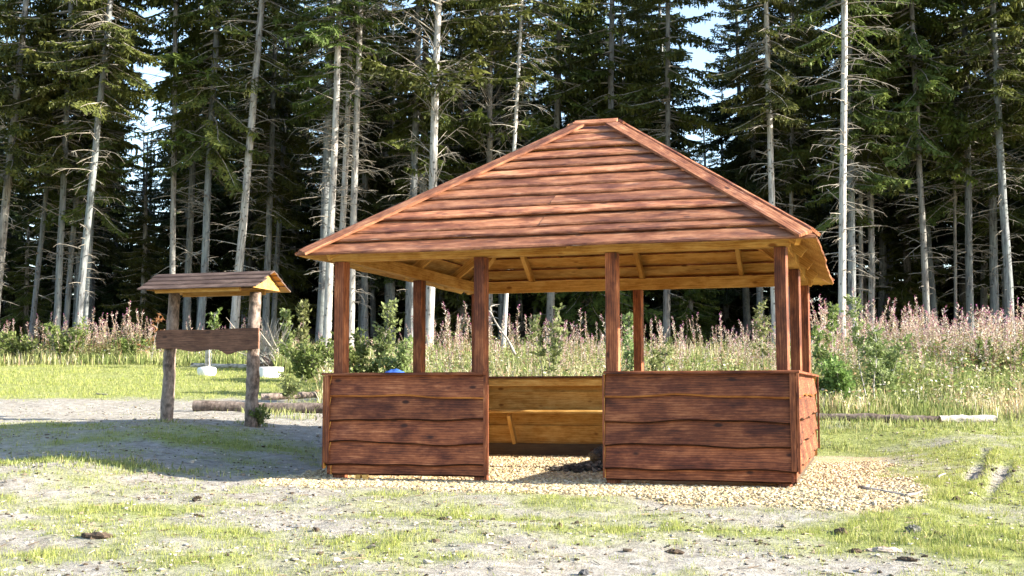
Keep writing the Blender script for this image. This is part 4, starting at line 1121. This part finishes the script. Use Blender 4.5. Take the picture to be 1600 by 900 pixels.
obj('stake', board_mesh(.62, .10, .05, n=3), (M_PALELOG, M_PALELOG), t, None, frame(b0 + np.array([.09, -.02, .10]), (0, 0, 1), (-1, 0, 0)))
M_BLUE, nt, bs, _ = new_mat('blue_tarpaulin'); bs.inputs['Base Color'].default_value = (.045, .12, .42, 1); bs.inputs['Roughness'].default_value = .45
n = nd(nt, 'ShaderNodeTexNoise', Scale=7.0, Detail=3.0); bump(nt, bs, n.outputs[0], .6, .05)
b0 = col(618, 19.4); ht = float(px(618, 580, 19.4)[2] - b0[2])
V, F = lump(b0 + np.array([0, 0, ht * .45]), 1.0, 33, 14, .22, (.36, .26, ht * .56)); V[:, 2] = np.maximum(V[:, 2], b0[2] - .02)
tag(obj('blue_tarpaulin', mesh_np('tarp', V, F, None, True), M_BLUE), 'crumpled blue tarpaulin behind the shelter, just showing over the left rail', 'tarpaulin')
M_BLACK, nt, bs, _ = new_mat('black_plastic'); bs.inputs['Base Color'].default_value = (.006, .006, .007, 1); bs.inputs['Roughness'].default_value = .4
n = nd(nt, 'ShaderNodeTexNoise', Scale=12.0, Detail=3.0); bump(nt, bs, n.outputs[0], .7, .04)
_b = gpx(952, 727); V, F = lump((_b[0], _b[1], .06), .22, 35, 12, .25, (1.1, .7, .62)); V[:, 2] = np.maximum(V[:, 2], -.03)
tag(obj('black_bag', mesh_np('bag', V, F, None, True), M_BLACK), 'black plastic bag on the gravel just inside the shelter opening', 'bag')

# ------------------------------------------------------------------ gravel, rubble, stones, bark
ICO = None
def ico():
    p = (1 + 5 ** .5) / 2
    V = np.array([(-1, p, 0), (1, p, 0), (-1, -p, 0), (1, -p, 0), (0, -1, p), (0, 1, p), (0, -1, -p), (0, 1, -p), (p, 0, -1), (p, 0, 1), (-p, 0, -1), (-p, 0, 1)], float)
    F = np.array([(0, 11, 5), (0, 5, 1), (0, 1, 7), (0, 7, 10), (0, 10, 11), (1, 5, 9), (5, 11, 4), (11, 10, 2), (10, 7, 6), (7, 1, 8), (3, 9, 4), (3, 4, 2), (3, 2, 6), (3, 6, 8), (3, 8, 9), (4, 9, 5), (2, 4, 11), (6, 2, 10), (8, 6, 7), (9, 8, 1)])
    return V / np.linalg.norm(V[0]), F
IV, IF = ico()
def pebbles(P, R, C, rgen, flat=.65):
    n = len(P)
    S = R[:, None, None] * (1 + .30 * rgen.normal(0, 1, (n, 12, 1))).clip(.5, 1.5) * (np.array([1, 1, flat]) * rgen.uniform(.75, 1.25, (n, 1, 3)))
    a = rgen.random(n) * 6.2832; c, s = np.cos(a), np.sin(a)
    V = IV[None] * S
    V = np.stack([V[..., 0] * c[:, None] - V[..., 1] * s[:, None], V[..., 0] * s[:, None] + V[..., 1] * c[:, None], V[..., 2]], -1) + P[:, None]
    return V.reshape(-1, 3), (IF[None] + (np.arange(n) * 12)[:, None, None]).reshape(-1, 3), np.repeat(C, 12, 0)
rg = np.random.default_rng(61)
x = rg.uniform(-3.2, 4.2, 190000); y = rg.uniform(-2.0, 4.4, 190000)
inside = (y > .1) & (np.abs(x) < 2.2)
seen = ~inside | ((x > -1.9) & (x < .9))
keep = (rg.random(len(x)) < gravel_mask(x, y) ** 1.5 * np.where(y < .05, 1.0, np.where(inside, .6, .7))) & seen & ((y < 4) | inside)
x, y = x[keep][:46000], y[keep][:46000]; R_ = .0055 + .013 * rg.random(len(x)) ** 1.8 + np.where(rg.random(len(x)) < .03, .008, 0)
C_ = pick([(.46, .36, .20), (.54, .44, .27), (.38, .28, .15), (.56, .48, .34), (.28, .21, .13), (.44, .37, .27)], len(x), rg, .12)
V, F, C = pebbles(np.stack([x, y, terrain(x, y) + R_ * .25], -1), R_, C_, rg)
tag(obj('gravel', mesh_np('gravel', V, F, C), M_STONE, None, 'stuff'), 'loose buff gravel spread in and around the shelter', 'gravel')
_b = gpx(915, 736); x = rg.normal(_b[0], .20, 260); y = rg.normal(_b[1], .12, 260); k_ = (np.abs(x - _b[0]) < .45)
x, y = x[k_], y[k_]; R_ = rg.uniform(.014, .040, len(x))
V, F, C = pebbles(np.stack([x, y, -.02 + R_ * .3 + .06 * np.exp(-((x - _b[0] - .1) / .25) ** 2 - ((y - _b[1]) / .14) ** 2)], -1), R_, pick([(.05, .045, .04), (.10, .085, .07), (.16, .14, .12), (.03, .028, .026)], len(x), rg), rg)
tag(obj('charred_rubble', mesh_np('rubble', V, F, C), M_STONE, None, 'stuff'), 'dark charred rubble scattered on the gravel inside the opening', 'rubble')
def chip(name, label, cat, x, y, w, hgt, dep, c, seed, rough=.3, ang=0.0):
    p = gpx(x, y); d = dl(p[0], p[1])[0]; s = d / FPX
    V, F = lump((0, 0, 0), 1.0, seed, 8, rough * 1.7, (w * s / 2, dep / 2, hgt * s * .42)); V += np.random.default_rng(seed).normal(0, .0035, V.shape)
    R3 = np.array(Matrix.Rotation(-YAW * -1 + ang, 3, 'Z'))
    V = V @ R3.T + np.array([p[0], p[1], float(terrain(p[0], p[1])) + hgt * s * .15])
    C = np.array(c) * (1 + .25 * np.random.default_rng(seed).normal(0, 1, (len(V), 1))).clip(.5, 1.5)
    tag(obj(name, mesh_np(name, V, F, C), M_CHIP), label, cat)
DARK, PALE, STO = (.10, .072, .05), (.46, .37, .29), (.12, .12, .105)
for k, a in enumerate((
    ('bark_piece', 'long dark crooked piece of bark in the left foreground', 'bark', 150, 845, 52, 13, .12, DARK, .3),
    ('bark_piece', 'small dark bark scrap left of centre in the foreground', 'bark', 308, 808, 22, 7, .05, DARK, .0),
    ('bark_piece', 'tiny dark bark crumb in front of the shade at left', 'bark', 309, 783, 14, 6, .04, DARK, .2),
    ('wood_chip', 'pale split wood chip on bare soil at left', 'wood chip', 236, 778, 28, 6, .06, PALE, .2),
    ('bark_piece', 'dark tilted bark chunk in the grass right of the gravel', 'bark', 1314, 833, 28, 14, .06, DARK, -.5),
    ('stone', 'dark mossy stone in the green grass at right', 'stone', 1426, 832, 24, 17, .14, STO, .0),
    ('wood_chip', 'broad pale slab of peeled bark in the right foreground', 'wood chip', 1380, 862, 50, 11, .11, PALE, .15),
    ('bark_piece', 'dark crumbly bark beside the pale slab at right', 'bark', 1336, 864, 20, 9, .06, DARK, .0),
    ('bark_piece', 'long dark root end at lower right below the green patch', 'bark', 1418, 878, 30, 8, .06, DARK, -.3),
    ('stone', 'pointed dark stone at the bottom edge right of centre', 'stone', 913, 895, 18, 14, .07, (.08, .08, .085), .0),
    ('wood_chip', 'pale bark scrap at the bottom right of centre', 'wood chip', 1348, 893, 22, 9, .08, PALE, .2),
    ('stone', 'small dark stone standing on soil in front of the right gravel', 'stone', 874, 826, 8, 11, .04, DARK, .0),
    ('bark_piece', 'dark clod of turf in front of the gravel at right of centre', 'bark', 1052, 862, 30, 9, .08, DARK, .1),
    ('wood_chip', 'pale chip on the bare ground below the right gravel', 'wood chip', 1232, 872, 24, 6, .05, PALE, -.2),
    ('bark_piece', 'dark clod at the edge of the ruts in the right grass', 'bark', 1494, 780, 14, 9, .06, DARK, .0),
    ('bark_piece', 'dark earthy clod on soil left of the shelter foreground', 'bark', 692, 815, 20, 6, .05, DARK, .0))):
    chip(a[0], a[1], a[2], a[3], a[4], a[5], a[6], a[7], a[8], 500 + k, .3, a[9])
def stick(label, A, B, r, seed, mat=M_DEAD):
    A = np.array(A, float); B = np.array(B, float); A[2] += r; B[2] += r
    P = bent_line(A, B, 10, .012, seed); P[:, 2] = terrain(P[:, 0], P[:, 1]) + r * .8
    V, T, Q = tube_arrays(P, np.linspace(r, r * .5, 10), 6, True)
    tag(obj('fallen_stick', mesh_np('stick', V, [T, Q], None, True), mat), label, 'stick')
stick('pale bare stick lying at the right end of the gravel', gpx(1342, 763), gpx(1415, 776), .016, 1, M_PALELOG)
stick('dark stick lying in the grass just past the pale one', gpx(1416, 778), gpx(1441, 768), .018, 2)
stick('short pale stick on bare soil before the green ruts', gpx(1466, 748), gpx(1478, 742), .013, 3, M_PALELOG)
stick('thin stick on the pale ground beyond the shade at left', gpx(150, 616), gpx(168, 617), .02, 4)

# ------------------------------------------------------------------ short sown grass and litter
rg = np.random.default_rng(71)
bag = Bag()
for n, d0, d1, p0, p1, hs in ((430000, 6.6, 17.6, -40, 1640, 1.0), (70000, 17.0, 33, -40, 520, 1.25)):
    x, y, d, l, p = lane_points(n, d0, d1, p0, p1, rg, .9)
    g = grass_mask(x, y); keep = (rg.random(n) < np.clip((g - .10) * 1.1, .07, 1)) & ((np.abs(x) > 2.3) | (np.abs(y - 2.3) > 2.32))
    keep &= rg.random(len(keep)) < .25 + 1.1 * sstep(.38, .66, vnoise(x * 8, y * 8) * .6 + vnoise(x * 21, y * 21) * .4)
    x, y, d, g = x[keep], y[keep], d[keep], g[keep]; n = len(x)
    hh = rg.uniform(.014, .044, n) * (.6 + .8 * vnoise(x * 8, y * 8)) * (.6 + .8 * g) * hs * np.where(rg.random(n) < .05, 1.7, 1)
    c = pick([(.24, .275, .06), (.30, .32, .085), (.17, .21, .048), (.36, .35, .13), (.40, .36, .19)], n, rg, .15, (.28, .28, .2, .16, .08))
    V, T, Q, C = blades(x, y, hh, rg.uniform(.0022, .0042, n) * (d / 10) ** .6, c, rg, .5, False)
    bag.add(V, T, None, C)
tag(obj('sown_grass', bag.mesh('grass'), M_BLADE, None, 'stuff'), 'short patchy new grass on the clearing', 'grass')
# taller tufts beside wall, posts and log
bag = Bag()
for (qx, qy, n, r, hh) in ((485, 640, 260, .35, .20), (430, 648, 160, .35, .13), (150, 726, 260, .5, .075), (60, 726, 220, .5, .06), (230, 728, 220, .4, .07), (455, 655, 120, .3, .12), (1300, 668, 320, .5, .14), (1400, 664, 320, .6, .12), (1500, 668, 260, .6, .12), (1290, 700, 160, .25, .08), (395, 664, 90, .14, .09), (255, 660, 60, .12, .07), (1540, 850, 260, .5, .06), (1445, 848, 160, .3, .06), (1350, 655, 260, .5, .2), (1440, 655, 260, .5, .2), (1560, 655, 260, .5, .2)):
    p = gpx(qx, qy); x = p[0] + rg.normal(0, r, n); y = p[1] + rg.normal(0, r * .35, n)
    k_ = pad_dist(x, y) > .02; x, y = x[k_], y[k_]; n = len(x)
    c = pick(GREENS + [(.30, .28, .11)], n, rg)
    V, T, Q, C = blades(x, y, hh * rg.uniform(.4, 1.2, n), np.full(n, .005), c, rg, .4); bag.add(V, T, Q, C)
tag(obj('grass_tufts', bag.mesh('tufts'), M_BLADE, None, 'stuff'), 'longer grass tufts by the logs and the edge of the clearing', 'grass')
# crumbs of wood, bark and small stones
x, y, d, l, p = lane_points(6500, 6.6, 20, -40, 1640, rg, .8)
k_ = (pad_dist(x, y) > .5) & (fbm(x * 1.1 + 30, y * 1.1, 3) > .40); x, y = x[k_], y[k_]; n = len(x)
R_ = rg.uniform(.005, .016, n) * np.where(rg.random(n) < .05, 1.9, 1)
V, F, C = pebbles(np.stack([x, y, terrain(x, y) + R_ * .3], -1), R_, pick([(.10, .075, .05), (.45, .38, .31), (.20, .16, .12), (.52, .47, .40), (.06, .045, .035), (.30, .27, .23)], n, rg), rg, .5)
tag(obj('ground_litter', mesh_np('litter', V, F, C), M_CHIP, None, 'stuff'), 'crumbs of bark, wood and small stones on the bare soil', 'litter')
x, y, d, l, p = lane_points(1100, 6.6, 19, -40, 1640, rg, .8)
k_ = pad_dist(x, y) > .6; x, y = x[k_], y[k_]; bag = Bag()
for a, b in zip(x, y):
    L_ = rg.uniform(.02, .10); an = rg.random() * 6.28; v = np.array([math.cos(an), math.sin(an), 0]) * L_
    p0 = np.array([a, b, 0.0]); p1 = p0 + v; p0[2] = float(terrain(a, b)) + .005; p1[2] = float(terrain(p1[0], p1[1])) + rg.uniform(.004, .012)
    V, T, Q = tube_arrays(np.stack([p0, p1]), [.004, .003], 3, False); bag.add(V, None, Q, np.array([(.09, .065, .045), (.42, .35, .27), (.26, .19, .13)][rg.integers(3)]))
tag(obj('twig_litter', bag.mesh('twigs'), M_CHIP, None, 'stuff'), 'short broken twigs strewn over the clearing', 'litter')
